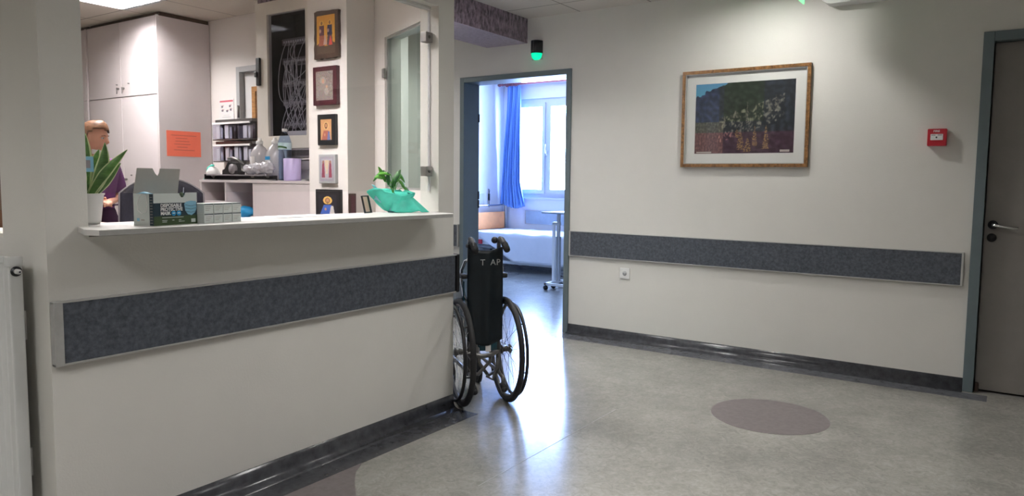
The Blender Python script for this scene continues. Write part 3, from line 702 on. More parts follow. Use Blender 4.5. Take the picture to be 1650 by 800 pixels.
# ================================================================ wheelchair
t = thing('wheelchair', 'folded black wheelchair parked against the reception wall corner', 'wheelchair', (.070, -1.868, 0), math.radians(54))
XW = .131; R0 = .293
for sx in (-1, 1):
    x = sx*XW
    w = MB(); w.torus((x, 0, R0), (1, 0, 0), R0-.015, .0155, 64, 12); wo = w.build('wheel', 'blackr', t)
    b = MB(); b.torus((x, 0, R0), (1, 0, 0), R0-.036, .009, 64, 8); b.build('rim', 'steel', wo)
    b = MB(); b.torus((x+sx*.038, 0, R0), (1, 0, 0), .255, .0095, 64, 10)
    for k in range(6):
        a = 2*PI*k/6+.3; b.cyl((x+sx*.006, (R0-.036)*math.cos(a), R0+(R0-.036)*math.sin(a)), (x+sx*.036, .255*math.cos(a), R0+.255*math.sin(a)), .004, n=6)
    b.build('hand_rim', 'black', wo)
    b = MB(); b.cyl((x-sx*.03, 0, R0), (x+sx*.034, 0, R0), .016); b.cyl((x-sx*.028, 0, R0), (x-sx*.022, 0, R0), .026, n=20); b.cyl((x+sx*.022, 0, R0), (x+sx*.028, 0, R0), .026, n=20); b.build('hub', 'steel', wo)
    b = MB()
    for k in range(28):
        a = 2*PI*k/28; h = a+(.75 if k % 4 < 2 else -.75); sd = -1 if k % 2 else 1
        b.cyl((x+sd*.020, .022*math.cos(h), R0+.022*math.sin(h)), (x, (R0-.036)*math.cos(a), R0+(R0-.036)*math.sin(a)), .0011, n=5)
    b.build('spokes', 'chrome', wo)
    # side frame
    xf = sx*.083
    b = MB(); b.tube([(xf, -.008, .16), (xf, -.008, .60), (xf, -.008, .88), (xf, -.014, .905), (xf, -.03, .912)], .0115, 10)
    b.tube([(xf, -.11, .115), (xf, -.10, .16), (xf, .0, .175), (xf, .36, .175), (xf, .40, .20), (xf, .42, .42), (xf, .40, .47), (xf, .34, .485), (xf, .0, .485)], .0105, 10)
    b.tube([(xf, .42, .30), (xf, .46, .22), (xf*.9, .50, .12)], .010, 8)
    b.build('side_frame', 'steel', t)
    b = MB(); b.tube([(xf, -.028, .912), (xf+sx*.002, -.06, .908), (xf+sx*.004, -.10, .886), (xf+sx*.004, -.145, .860)], [.014, .016, .0165, .0165], 14)
    for k in range(5): b.torus((xf+sx*.004, -.098-k*.009, .887-k*.0052), (0, -.87, -.5), .0165, .002, 16, 5)
    b.build('push_handle', 'blackr', t)
    b = MB(); b.box((xf+sx*.012, -.03, .695), (xf+sx*.048, .27, .722), .010); b.build('armrest', 'blackr', t)
    b = MB(); b.tube([(xf, -.005, .80), (xf+sx*.018, .01, .79), (xf+sx*.032, .03, .74), (xf+sx*.030, .04, .68), (xf+sx*.022, .02, .60), (xf, .0, .55)], .0085, 10)
    b.build('armrest_tube', 'chrome', t); b = MB(); b.tube([(xf+sx*.03, .25, .70), (xf+sx*.03, .28, .66), (xf+sx*.02, .29, .49)], .0085, 10); b.build('armrest_tube', 'chrome', t)
    b = MB(); b.grid(lambda u, v, s_=sx, xf=xf: (xf+s_*(.026+.006*math.sin(u*3)), .0+.27*u, .50+.18*v-.03*u*v), 8, 6); b.build('side_guard', 'teal', t, solid=.004)
    b = MB(); b.cyl((xf-.011, .40, .072), (xf+.011, .40, .072), .072, n=28); b.torus((xf, .40, .072), (1, 0, 0), .062, .012, 30, 8); co = b.build('front_caster', 'blackr', t)
    b = MB(); b.tube([(xf+.017, .40, .072), (xf+.018, .41, .15), (xf, .41, .165), (xf-.018, .41, .15), (xf-.017, .40, .072)], .006, 8); b.build('fork', 'steel', co)
    b = MB(); b.box((xf*.9-.006, .46, .09), (xf*.9+.006, .60, .24), .004); b.build('footplate', 'black', t)
    b = MB(); b.cyl((xf, -.125, .105), (xf, -.098, .125), .017, .017, n=14); b.sphere((xf, -.128, .103), .017); b.build('anti_tip_stub', 'blackr', t)
    b = MB(); b.tube([(xf+sx*.02, .30, .49), (xf+sx*.03, .30, .56), (xf+sx*.03, .29, .60)], .006, 8); b.sphere((xf+sx*.03, .29, .605), .012); b.build('brake_lever', 'black', t)
b = MB(); b.sphere((.062, .002, .902), .0185); b.tube([(.062, 0, .90), (.088, -.01, .90)], .009); b.build('end_knob', 'blackr', t)
b = MB(); b.grid(lambda u, v: (-.098+.196*u, -.030-.016*math.sin(PI*u)-.004*math.sin(u*14)+.004*noise.noise(Vector((u*5, v*8, 0))),   .36+.51*v-.02*math.sin(PI*u)*v-.03*math.sin(PI*u)*(1-v)), 24, 24)
bk = b.build('backrest', 'seatteal', t, solid=.007)
b = MB(); b.box((-.105, -.045, .865), (-.066, -.005, .885), .008); b.box((-.07, -.047, .83), (-.045, -.03, .87), .006); b.build('handle_sleeve', 'blackr', t)
for ch_, cx_ in (('T', -.035), ('A', .022), ('P', .055)): text('letter', ch_, .046, 'framegrey', bk, basis((cx_, -.0535, .772), (1, 0, 0), (0, 0, 1)), bold=0)
b = MB(); b.grid(lambda u, v: (-.085+.17*u, .02+.33*v, .47-.17*math.sin(PI*u)**1.3), 14, 8); b.build('seat', 'teal', t, solid=.006)
b = MB(); b.grid(lambda u, v: (-.03+.10*u, -.034-.006*math.sin(PI*u), .30+.13*v), 6, 6); b.build('seat_flap', 'teal', t, solid=.004)
MB().box((.0, -.047, .295), (.030, -.0435, .375), .001).build('care_tag', 'paper', t)
b = MB(); b.tube([(-.14, -.004, R0+.01)]+[(-.10+.2*k/8, -.035*math.sin(PI*k/8), R0-.022*math.sin(PI*k/8)) for k in range(9)]+[(.14, -.004, R0+.01)], .0125, 10); b.build('axle_bar', 'steel', t)
b = MB()
b.tube([(-.088, .01, .17), (-.03, -.01, .165), (.035, -.02, .235), (.05, -.01, .38)], .0105, 8); b.build('cross_brace', 'steel', t)
b = MB(); b.tube([(.088, .02, .17), (.03, .0, .15), (-.03, -.012, .235), (-.05, 0, .38)], .0105, 8); b.build('cross_brace', 'steel', t)
b = MB(); b.tube([(.088, -.0, .30), (.075, -.02, .20), (.05, -.02, .13), (.015, -.02, .155)], .009, 8); b.build('folding_link', 'steel', t)
b = MB(); b.tube([(-.088, -.0, .30), (-.06, -.02, .22), (-.05, -.02, .19)], .009, 8); b.build('folding_link', 'steel', t)

# ================================================================ reception office
def cupboard(label, x0, x1, key_upper):
    t = thing('tall_cupboard', label, 'cupboard', (x0, -1.75, 0)); w = x1-x0
    MB().box((0, .019, 0), (w, .455, 2.515), .001).build('body', 'lam', t)
    MB().box((.004, .03, 2.515), (w-.004, .45, 2.546)).build('top_gap_shade', 'brown', t)  # dark filler box stands in for shade between cupboard and ceiling
    n = 2; dw = (w-.018)/n
    for i in range(n):
        for z0_, z1_ in ((.06, 1.888), (1.896, 2.515)):
            d = MB().box((.003+i*dw, 0, z0_), (dw*(i+1)-.002, .019, z1_), .0015).build('door', 'lam', t)
            kz = z0_+.07 if z0_ > 1 else 1.2; kx = dw*(i+1)-.04 if i == 0 else dw*i+.045
            k = MB(); k.cyl((kx, 0, kz), (kx, -.006, kz), .009, n=14); k.box((kx-.002, -.022, kz-.012), (kx+.002, -.006, kz+.008), .001); k.tube([(kx, -.02, kz-.01), (kx+.012, -.024, kz-.03), (kx+.006, -.022, kz-.045)], .003, 6); k.build('key', 'steel', d)
            h = MB(); h.cyl((kx+.085 if i else kx-.02, 0, kz+.035), (kx+.085 if i else kx-.02, -.012, kz+.035), .005, n=12); h.build('knob', 'steel', d)
    MB().box((w-.015, 0, 0), (w, .019, 2.52)).build('edge_post', 'lam', t)
    MB().box((0, .02, 0), (w, .03, .06)).build('plinth', 'lamdark', t)
    return t
cupboard('tall mauve white cupboard with the orange notice on its side', -4.46, -3.335, True)
cupboard('tall mauve white cupboard cut off at the opening edge', -5.62, -4.49, True)
t = thing('notice', 'orange paper notice taped to the cupboard side', 'notice', (-3.335, -1.545, 1.395))
MB().box((0, -.148, 0), (.0012, .148, .21)).build('sheet', 'orange', t)
b = MB()
for k, (a, c_) in enumerate(((-.11, .11), (-.07, .03), (-.075, .045), (-.085, .055), (-.06, .03), (-.09, .09))): b.box((.0012, a, .17-k*.024), (.0016, c_, .172-k*.024+.004))
b.build('printed_lines', mat('faded_red_ink', (.62, .13, .09), .8), t)
# poster
t = thing('wall_poster', 'small white hygiene poster on the wall left of the office door', 'poster', (-3.11, -1.292, 1.715))
cv = Canvas(40, 60, (.78, .77, .76)); cv.rect(.05, .87, .95, .95, (.62, .10, .14))
for cx_, cy_ in ((.2, .65), (.75, .66), (.22, .45), (.55, .42), (.8, .48)): cv.ell(cx_, cy_, .07, .06, (.12, .11, .14)).ell(cx_+.06, cy_+.05, .06, .02, (.5, .3, .3))
cv.rect(.2, .1, .8, .12, (.5, .5, .5)).rect(.3, .2, .7, .22, (.5, .5, .5)).jit(.1)
cv.build('print', t, basis((-.105, -.002, 0), (1, 0, 0), (0, 0, 1)), .20, .165)
MB().box((-.107, -.0018, -.002), (.097, 0, .167)).build('backing', 'paper', t)

# wall file holders, two tiers of tilting bins
for z, lab, grp in ((1.545, 'upper tier of clear tilting wall bins with paper sachets', 0), (1.365, 'lower tier of clear tilting wall bins with white packs', 1)):
    t = thing('wall_bins', lab, 'wall bins', (-2.92, -1.36, z))
    b = MB(); b.box((-.25, -.005, .135), (.25, .07, .16), .003); b.box((-.25, .04, -.01), (.25, .045, .16)); b.box((-.25, -.03, -.012), (.25, .045, -.004)); b.build('rack', 'steel', t)
    b = MB(); b.box((-.255, -.035, .118), (.255, -.022, .134), .003); b.build('front_rail', 'white', t)
    for k in range(4):
        x = -.186+k*.124
        bb = MB(); bb.holes((x-.058, x+.058), (0, .12), (-.035, -.031), [], XZ); bb.box((x-.058, -.035, 0), (x-.055, .035, .12)); bb.box((x+.055, -.035, 0), (x+.058, .035, .12)); bb.box((x-.058, -.035, -.002), (x+.058, .035, 0)); bo = bb.build('bin', 'darkglass', t)
        MB().box((x-.055, .03, 0), (x+.055, .034, .118)).build('bin_back', 'lamdark', bo)
        pk = MB(); rr = random.Random(k+grp*9)
        if (grp, k) not in ((0, 2),):
            pk.box((x-.035+.01*rr.random(), -.02, .002), (x+.012+.01*rr.random(), -.008, .095+.025*rr.random()), .002); pk.box((x+.014, -.01, .002), (x+.050, .01, .085+.035*rr.random()), .002)
            pk.build('contents', 'white', bo)
# shelf hutch
HX0, HX1, HY0, HY1, HT = -2.62, -1.285, -1.85, -1.62, 1.208
t = thing('desk_hutch', 'mauve white desk hutch with open compartments behind the mask box', 'hutch', (-1.9, -1.85, .75))
def hb_(mb, a, b_): return mb.box((a[0]+1.9, a[1]+1.85, a[2]-.75), (b_[0]+1.9, b_[1]+1.85, b_[2]-.75), .001)
b = MB(); hb_(b, (HX0, HY0-.006, HT-.018), (HX1, HY1, HT)); b.build('top_board', 'lam', t)
for a in (HX0, -2.315, -1.985, HX1-.018): b = MB(); hb_(b, (a, HY0, .75), (a+.018, HY1, HT-.018)); b.build('upright', 'lam', t)
b = MB(); hb_(b, (HX0+.018, HY1-.012, .75), (HX1-.018, HY1, HT-.018)); b.build('back_panel', 'lamdark', t)
b = MB(); hb_(b, (HX0+.018, HY0+.005, 1.036), (-2.315, HY1-.012, 1.052)); hb_(b, (-2.297, HY0+.005, .92), (-1.985, HY1-.012, .936)); hb_(b, (HX0+.018, HY0, .75), (HX1-.018, HY1-.012, .766)); b.build('shelf', 'lam', t)
b = MB(); hb_(b, (-1.966, HY0-.001, .77), (HX1-.001, HY0+.016, HT-.020)); b.build('front_panel', 'lam', t)
t = thing('office_desk', 'desk carrying the mauve hutch in the reception office', 'desk', (-1.9, -1.9, 0))
MB().box((-.78, -.14, .722), (.61, .28, .75), .003).build('desk_top', 'lam', t)
for a in (-.77, .58): MB().box((a, -.13, 0), (a+.025, .27, .722)).build('side_panel', 'lam', t)
MB().box((-.745, .24, .3), (.58, .255, .722)).build('modesty_panel', 'lam', t)
t = thing('rolled_cloth', 'bright blue bundle lying in the hutch compartment', 'cloth bundle', (-2.20, -1.76, .936))
b = MB(); b.sphere((0, 0, .042), .042, 24, (1.9, 1.2, 1), lambda c_: c_*(1+.12*noise.noise(c_*2.2))); b.build('bundle', 'cyan', t)

# items on the hutch
t = thing('document_tray', 'flat dark document tray on the hutch top', 'tray', (-2.16, -1.76, HT))
MB().box((-.42, -.08, 0), (.335, -.004, .006), .002).box((-.42, -.08, 0), (-.414, -.004, .04)).box((-.42, -.010, 0), (.335, -.004, .035)).build('tray', 'black', t)
MB().box((-.40, -.078, .030), (.30, -.010, .040), .002).build('lid', 'lamdark', t)
t = thing('loose_papers', 'white papers at the front edge of the hutch top', 'papers', (-1.98, -1.83, HT+.0005))
for k in range(3): MB().box((-.19+.02*k, -.02, .002*k), (.15+.02*k, .0+.01*k, .002*k+.0015), 0, Matrix.Rotation(.04*(k-1), 4, 'Z')).build('sheet', 'paper', t)
t = thing('tape_dispenser', 'black tape dispenser on the document tray', 'tape dispenser', (-2.26, -1.805, HT+.040))
b = MB(); b.prism([(-.10, 0), (.08, 0), (.085, .02), (.04, .03), (.03, .08), (-.03, .09), (-.07, .04), (-.10, .03)], -.03, .03, basis((0, 0, 0), (1, 0, 0), (0, 0, 1))); b.build('body', 'black', t)
b = MB(); b.cyl((.02, -.036, .04), (.02, -.012, .04), .036, n=28); b.build('tape_roll', 'lamdark', t)
b = MB(); b.tube([(-.07, .0, .115), (.0, -.01, .118), (.07, -.01, .10), (.12, 0, .07)], [.010, .012, .012, .008], 8); b.cyl((-.03, 0, .08), (-.03, 0, .115), .008); b.build('cutter_arm', 'steel', t)
t = thing('tissue_pack', 'white pack with a green corner at the left end of the hutch', 'pack', (-2.60, -1.755, HT))
b = MB(); b.sphere((0, 0, .05), .05, 22, (1.15, .9, 1), lambda c_: Vector((c_.x*(1-.35*max(0, c_.z)), c_.y, c_.z))*(1+.08*noise.noise(c_*3))); b.build('pack', 'paper', t)
b = MB(); b.tube([(-.05, -.02, .055), (-.03, -.02, .085), (-.0, -.01, .105), (.03, -.01, .108)], [.006, .010, .010, .004], 8); b.build('corner', 'turq', t)
MB().tube([(-.075, -.03, .004), (-.02, -.045, .006)], .004).build('ribbon', 'turq', t)
t = thing('blue_lettered_box', 'white carton with blue lettering behind the tray', 'carton', (-2.44, -1.685, HT))
MB().box((-.09, -.03, 0), (.10, .03, .085), .002).build('carton', 'paper', t)
text('lettering', 'PLA', .034, 'cyan', t, basis((-.03, -.0305, .052), (1, 0, 0), (0, 0, 1)))
# saline bottles
for x, lab in ((-2.10, 'clear soft saline bottle with a blank label, left one'), (-1.925, 'clear soft saline bottle with a teal label band')):
    t = thing('saline_bottle', lab, 'bottle', (x, -1.705, HT), 0, 'saline bottles on the hutch')
    b = MB(); b.lathe([(.001, 0), (.062, .002), (.066, .02), (.066, .16), (.060, .20), (.040, .235), (.022, .25), (.020, .262)], n=28); b.build('bottle', 'milky', t)
    b = MB(); b.lathe([(.0205, .258), (.0245, .26), (.0245, .283), (.014, .286), (.013, .302), (.001, .304)], n=20); b.build('cap', 'white', t)
    b = MB(); b.grid(lambda u, v: (.0675*math.sin((u-.5)*1.5-.35), -.0675*math.cos((u-.5)*1.5-.35), .02+.15*v), 10, 2); b.build('label', 'paper', t)
    if x > -2: b = MB(); b.grid(lambda u, v: (.068*math.sin((u-.5)*1.5-.35), -.068*math.cos((u-.5)*1.5-.35), .145+.024*v), 10, 2); b.build('label_band', 'cyan', t)
# crumpled film bags
t = thing('film_bag', 'crumpled clear film bags piled in front of the saline bottles', 'plastic bag', (-1.965, -1.815, HT+.050))
for k in range(3):
    b = MB(); b.sphere(((-.09, .0, .10)[k], .0, .026+.006*k), .03, 30, (2.4, .8, 1.05+.2*k), lambda c_, k=k: c_*(1+.42*noise.noise(c_*3.1+Vector((k*7, 0, 0))))); b.build('bag', 'plasticfilm', t)
# water bottle
t = thing('water_bottle', 'tall blue tinted water bottle on the hutch', 'bottle', (-1.765, -1.745, HT))
def wp(o=0):
    pr = [(.001, 0), (.036, .002), (.043, .012)]
    for k in range(9): z = .02+k*.021; pr += [(.044-o, z), (.0415-o, z+.010)]
    pr += [(.0445-o, .212), (.0445-o, .262), (.042-o, .275), (.030, .310), (.016, .330), (.0145, .342)]
    return pr
b = MB(); b.lathe(wp(), n=28); b.build('bottle', 'water', t)
b = MB(); b.lathe([(.0148, .338), (.0175, .339), (.0175, .358), (.001, .360)], n=20); b.build('cap', 'white', t)
b = MB(); b.lathe([(.0452, .214), (.0452, .262)], n=28, caps=False); lo = b.build('label', 'labelb', t)
b = MB(); b.grid(lambda u, v: (.0456*math.sin((u-.5)*2.4), -.0456*math.cos((u-.5)*2.4), .218+.012*v+.01*math.sin(u*3)), 12, 2); b.build('label_stripe', 'leafd', lo)
t = thing('plastic_cup', 'lilac plastic tumbler at the right end of the hutch', 'cup', (-1.668, -1.76, HT))
b = MB(); b.lathe([(.001, 0), (.055, .001), (.0575, .01), (.0585, .15), (.056, .152), (.054, .148), (.053, .01), (.001, .009)], n=32); b.build('tumbler', 'lilacp', t)

# cable cabinet
t = thing('cable_cabinet', 'cream wall cabinet with a smoked glass door full of pale cables', 'network cabinet', (-1.70, -1.60, 1.22))
X = lambda x: x+1.70
Z = lambda z: z-1.22
b = MB(); b.box((X(-2.20), .02, Z(1.48)), (X(-1.28), .30, Z(1.485))); b.box((X(-2.20), .295, Z(1.48)), (X(-1.28), .305, Z(2.48))); b.box((X(-2.20), .02, Z(1.48)), (X(-2.19), .30, Z(2.48))); b.box((X(-1.29), .02, Z(1.48)), (X(-1.28), .30, Z(2.48))); b.box((X(-2.20), .02, Z(2.47)), (X(-1.28), .30, Z(2.48)))
b.build('inner_shell', 'cabinner', t)
MB().box((X(-2.205), .0, Z(1.22)), (X(-1.28), .30, Z(1.475)), .002).build('lower_body', 'booth', t)
MB().holes((X(-2.24), X(-1.63)), (Z(1.44), Z(2.49)), (-.02, .02), [(X(-2.113), X(-1.690), Z(1.53), Z(2.40))], XZ).build('door_frame', 'concrete', t)
MB().box((X(-2.113), -.004, Z(1.53)), (X(-1.690), .0, Z(2.40))).build('door_glass', 'darkglass', t)
MB().box((X(-1.63), -.0, Z(1.44)), (X(-1.28), .02, Z(2.49))).build('side_filler', 'concrete', t)
for zz in (1.60, 1.76, 1.90, 2.06, 2.20):
    p = MB().box((X(-2.10), .10, Z(zz)), (X(-1.66), .13, Z(zz+.044)), .002).build('patch_panel', 'lamdark', t)
    b = MB()
    for k in range(16): b.box((X(-2.08)+k*.026, .097, Z(zz+.012)), (X(-2.08)+k*.026+.014, .10, Z(zz+.028)))
    b.build('ports', 'cable', p)
b = MB(); b.box((X(-2.0), .06, Z(1.535)), (X(-1.70), .2, Z(1.57)), .004); b.build('power_strip', 'white', t)
rr = random.Random(4)
for k in range(30):
    xa = rr.uniform(-2.06, -1.72); za = rr.choice((1.62, 1.78, 1.92, 2.08, 2.08, 2.22)); xb = rr.uniform(-2.09, -1.72); zb = rr.choice((1.56, 1.62, 1.78, 1.92, 2.08))
    sag = rr.uniform(.05, .22); yo = rr.uniform(.03, .07); side = rr.choice((-1, 1))*rr.uniform(.0, .10)
    P0 = Vector((X(xa), .097, Z(za))); P3 = Vector((X(xb), .097, Z(zb)))
    P1 = P0+Vector((side, -yo, -sag)); P2 = P3+Vector((side, -yo, -.02))
    pts_ = []
    for i in range(13):
        u = i/12; q = P0*(1-u)**3+P1*3*u*(1-u)**2+P2*3*u*u*(1-u)+P3*u**3
        q.x = max(X(-2.105), min(X(-1.70), q.x)); q.z = max(Z(1.54), q.z); pts_.append(q)
    b = MB(); b.tube(pts_, .0028, 6); b.build('cable', 'cable', t)
b = MB(); b.box((X(-2.225), -.038, Z(1.90)), (X(-2.185), -.02, Z(2.10)), .004); b.box((X(-2.228), -.05, Z(1.96)), (X(-2.205), -.038, Z(2.0)), .005); lk = b.build('lock_handle', 'black', t)
vg = MB().box((X(-1.90), -.03, Z(1.375)), (X(-1.62), .0, Z(1.435)), .002).build('vent_unit', 'lamdark', t)
b = MB()
for k in range(20): b.box((X(-1.885)+k*.013, -.033, Z(1.385)), (X(-1.885)+k*.013+.006, -.030, Z(1.425)))
b.build('vent_slots', 'black', vg)
MB().box((X(-1.90), -.03, Z(1.285)), (X(-1.62), .0, Z(1.35)), .002).build('switch_box', 'lamdark', t)
MB().box((X(-1.76), -.036, Z(1.357)), (X(-1.62), -.0, Z(1.366)), .002).build('cable_tray', 'white', t)

# icons on the pillar: generic robed figures
def icon(label, x0, x1, z0, z1, bordm, bd, paint, ragged=0, thick=.02, tilt=0):
    t = thing('icon_picture', label, 'icon', ((x0+x1)/2, -2.045, z0), 0, None); w = x1-x0; h = z1-z0
    b = MB()
    if ragged:
        pl = []; rr = random.Random(3)
        for (ax, ay), (bx, by) in (((-w/2, 0), (w/2, 0)), ((w/2, 0), (w/2, h)), ((w/2, h), (-w/2, h)), ((-w/2, h), (-w/2, 0))):
            for k in range(9): u = k/9; pl.append((ax+(bx-ax)*u+rr.uniform(-ragged, ragged), ay+(by-ay)*u+rr.uniform(-ragged, ragged)))
        b.prism(pl, 0, thick, basis((0, 0, 0), (1, 0, 0), (0, 0, 1)))
    else: b.box((-w/2, -thick, 0), (w/2, 0, h), .003)
    b.build('board', bordm, t)
    cv = Canvas(64, int(64*(h-2*bd)/(w-2*bd)), (.6, .5, .3)); paint(cv)
    cv.build('painting', t, basis((-w/2+bd, -thick-.0008, bd), (1, 0, 0), (0, 0, 1)), w-2*bd, h-2*bd)
    return t
def p1(c_):
    c_.each(lambda u, v, o: (.62, .34-.05*v, .05)); c_.rect(0, 0, 1, .2, (.06, .04, .025)); c_.each(lambda u, v, o: (.07, .045, .03) if v < .24+.05*math.sin(u*9) else None)
    for cx_, robe, dress in ((.27, (.09, .03, .05), (.30, .09, .06)), (.72, (.02, .02, .05), (.10, .06, .08))):
        c_.ell(cx_, .80, .10, .065, (.75, .45, .10)).ell(cx_, .80, .055, .05, (.24, .11, .05)); c_.trap(cx_, .22, .17, .52, .12, dress).trap(cx_, .48, .14, .74, .13, robe).ell(cx_-.08, .6, .05, .05, (.5, .32, .26))
    c_.trap(.76, .22, .10, .45, .02, (.60, .07, .06)).trap(.46, .24, .10, .48, .03, (.5, .36, .32)).jit(.15)
def p2(c_):
    c_.each(lambda u, v, o: [(.20, .165, .15), (.32, .28, .26), (.12, .09, .085)][int(abs(noise.noise(Vector((u*17, v*24, 1))))*7) % 3])
    c_.trap(.42, 0, .30, .55, .16, (.24, .20, .185)).ell(.42, .68, .16, .13, (.32, .28, .25)).ell(.42, .66, .075, .08, (.50, .27, .18)).ell(.64, .46, .06, .055, (.50, .27, .18)).ell(.62, .30, .13, .12, (.34, .30, .27)).jit(.3)
def pfig(bg, halo, hair, robe, wrap):
    def f(c_):
        c_.each(lambda u, v, o: bg); c_.ell(.5, .70, .25, .20, halo).trap(.5, 0, .42, .46, .22, robe).ell(.5, .69, .14, .145, hair).ell(.5, .685, .085, .105, (.50, .24, .13)).ell(.5, .585, .07, .05, hair)
        c_.trap(.75, 0, .15, .42, .06, wrap).ell(.38, .25, .06, .07, (.52, .27, .16)).jit(.12)
    return f
def p4(c_):
    c_.each(lambda u, v, o: (.36, .34, .40)); c_.rect(.1, .1, .9, .9, (.44, .42, .47))
    for a in (.25, .75): c_.trap(a, .15, .12, .75, .07, (.28, .06, .10)).ell(a, .78, .07, .06, (.35, .18, .13))
    c_.trap(.5, .3, .05, .85, .17, (.66, .52, .38)).jit(.3)
icon('topmost icon: two robed figures on gold in a ragged dark frame', -1.058, -.850, 1.932, 2.206, 'brown', .026, p1, ragged=.004)
icon('second icon from the top: embossed silver in a maroon frame', -1.064, -.860, 1.660, 1.885, 'maroon', .028, p2, thick=.028)
icon('third icon: small bearded figure in a dark ornate frame', -1.036, -.881, 1.425, 1.606, 'black', .030, pfig((.55, .30, .14), (.62, .38, .17), (.14, .07, .03), (.36, .12, .09), (.12, .16, .34)), thick=.022)
icon('fourth icon: pale silver plaque with red figures', -1.029, -.883, 1.198, 1.370, 'framegrey', .012, p4, thick=.022)
icon('lowest icon: bearded figure with golden halo and blue robe on black', -1.063, -.846, .985, 1.162, 'black', .03, pfig((.015, .013, .02), (.68, .42, .12), (.22, .12, .06), (.05, .12, .45), (.55, .52, .5)), thick=.02)
t = thing('plaque', 'small brown plaque on the side of the icon pillar', 'plaque', (-.80, -2.015, 1.0))
MB().box((0, -.028, 0), (.012, .022, .14), .002).build('board', 'brown', t)
MB().box((.012, -.020, .012), (.013, .014, .128)).build('face', 'maroon', t)
t = thing('photo_frame', 'small dark photo frame leaning behind the turquoise wrapped plant', 'photo frame', (-.118, -2.53, 1.064), math.radians(20))
MB().box((-.004, -.035, 0), (.004, .035, .085), .001, Matrix.Rotation(-.22, 4, 'Y')).build('frame', 'black', t)
MB().box((.004, -.030, .006), (.0046, .012, .079), 0, Matrix.Rotation(-.22, 4, 'Y')).build('photo', 'pink', t)
t = thing('glass_patch', 'small blue square sticker at the left end of the service glass', 'patch', (-.0572, -3.805, 1.238))  # thin blue square with a grey centre, set on the glass face
MB().box((0, -.022, 0), (.0006, .016, .05)).build('patch', 'maskblue', t)
MB().box((.0006, -.014, .012), (.0008, .006, .038)).build('inner_mark', 'lamdark', t)

# office chair
t = thing('office_chair', 'navy office chair with a rounded high back behind the mask box', 'chair', (-1.98, -2.49, 0.0), math.radians(-28))
def back(u, v):
    a = (u-.5)*2; w = .262*(1-.22*max(0, v-.55)**1.6*4)**1; 
    zz = .52+.66*v; zz = .52+.69*v*(1-.13*abs(a)**2.6)
    return (-.25+.05*v+.05*a*a, a*.262*(1-.10*v), zz)
b = MB(); b.grid(back, 24, 24); b.build('backrest', 'navy', t, solid=.05)
b = MB(); b.tube([Vector(back(0, k/16))+Vector((0, -.004, 0)) for k in range(17)]+[Vector(back(k/20, 1))+Vector((0, 0, .004)) for k in range(1, 20)]+[Vector(back(1, 1-k/16))+Vector((0, .004, 0)) for k in range(17)], .0055, 8); b.build('back_trim', 'lamdark', t)
b = MB(); b.box((-.22, -.24, .43), (.24, .24, .50), .03); b.build('seat', 'navy', t)
b = MB(); b.tube([(-.24, 0, .62), (-.29, 0, .52), (-.2, 0, .42), (0, 0, .41)], .018); b.build('back_bracket', 'black', t)
b = MB(); b.cyl((0, 0, .08), (0, 0, .43), .025); b.build('gas_lift', 'black', t)
for k in range(5):
    a = 2*PI*k/5; b = MB(); b.tube([(0, 0, .10), (.28*math.cos(a), .28*math.sin(a), .065)], [.022, .014]); lg = b.build('foot', 'black', t)
    b = MB(); b.cyl((.28*math.cos(a)-.01, .28*math.sin(a), .028), (.28*math.cos(a)+.012, .28*math.sin(a), .028), .028); b.build('caster', 'blackr', lg)

# ---------------------------------------------------------------- things on the shelf
# mask box
fr_ = Vector((-.21, .978, 0)).normalized(); an = math.atan2(fr_.y, fr_.x)    # local x along the front, local y = inwards
t = thing('mask_box', 'open teal and green carton of disposable masks on the shelf', 'mask box', (.118, -3.692, 1.064), 0)
t.rotation_euler = (0, 0, an)
W1, D1, H1 = .176, .088, .104      # local +x along front, local +y goes inwards (towards -X world)
cc = MB(); cc.box((0, 0, 0), (W1, .0012, .078)); cc.box((0, D1-.0012, 0), (W1, D1, H1)); cc.box((W1-.0012, 0, 0), (W1, D1, H1)); cc.box((0, 0, 0), (W1, D1, .0012)); cc.build('carton', 'boxteal', t)
mt = basis((0, -.0004, 0), (1, 0, 0), (0, 0, 1))
MB().box((.0, -.0006, 0), (W1, 0, .030)).build('green_band', 'boxgreen', t)
hd_ = [(0, .074), (W1, .074), (W1, .108), (.128, .108), (.124, .098), (.118, .092), (.110, .092), (.104, .100), (.102, .106), (0, .106)]
MB().prism(hd_, -.0004, .0012, basis((0, 0, 0), (1, 0, 0), (0, 0, 1))).build('front_flap', 'boxwhite', t)
MB().box((0, 0, 0), (-.001, D1, .105)).build('end_panel', 'boxwhite', t)
MB().box((-.0016, -.0007, 0), (-.0006, .016, .104)).build('corner_band', 'boxteal', t)
MB().box((.002, .004, .094), (W1-.002, D1-.002, .096)).build('mask_stack', 'maskblue', t)
lid = [(.0, 0), (W1, 0), (W1+.024, .086), (.116, .086), (.110, .070), (.102, .060), (.094, .068), (.086, .086), (.026, .086)]
lm_ = Matrix.Translation((0, D1, H1)) @ Matrix.Rotation(math.radians(-8), 4, 'X') @ basis((0, 0, 0), (1, 0, 0), (0, 0, 1))
MB().prism(lid, -.001, .001, lm_).build('lid', 'boxgrey', t)
for ln, zz in (('DISPOSABLE', .0605), ('PROTECTIVE', .0475), ('MASK', .0345)):
    text('lettering', ln, .0155, 'white', t, basis((.026, -.0012, zz), (1, 0, 0), (0, 0, 1)), bold=.0004, sx=1.0)
for k in range(2):
    b = MB(); b.cyl((.078+k*.021, -.0007, .039), (.078+k*.021, -.0013, .039), .009, n=24); b.build('round_badge', 'cyan', t)
    MB().box((.073+k*.021, -.0016, .038), (.083+k*.021, -.0013, .041)).build('badge_mark', 'white', t)
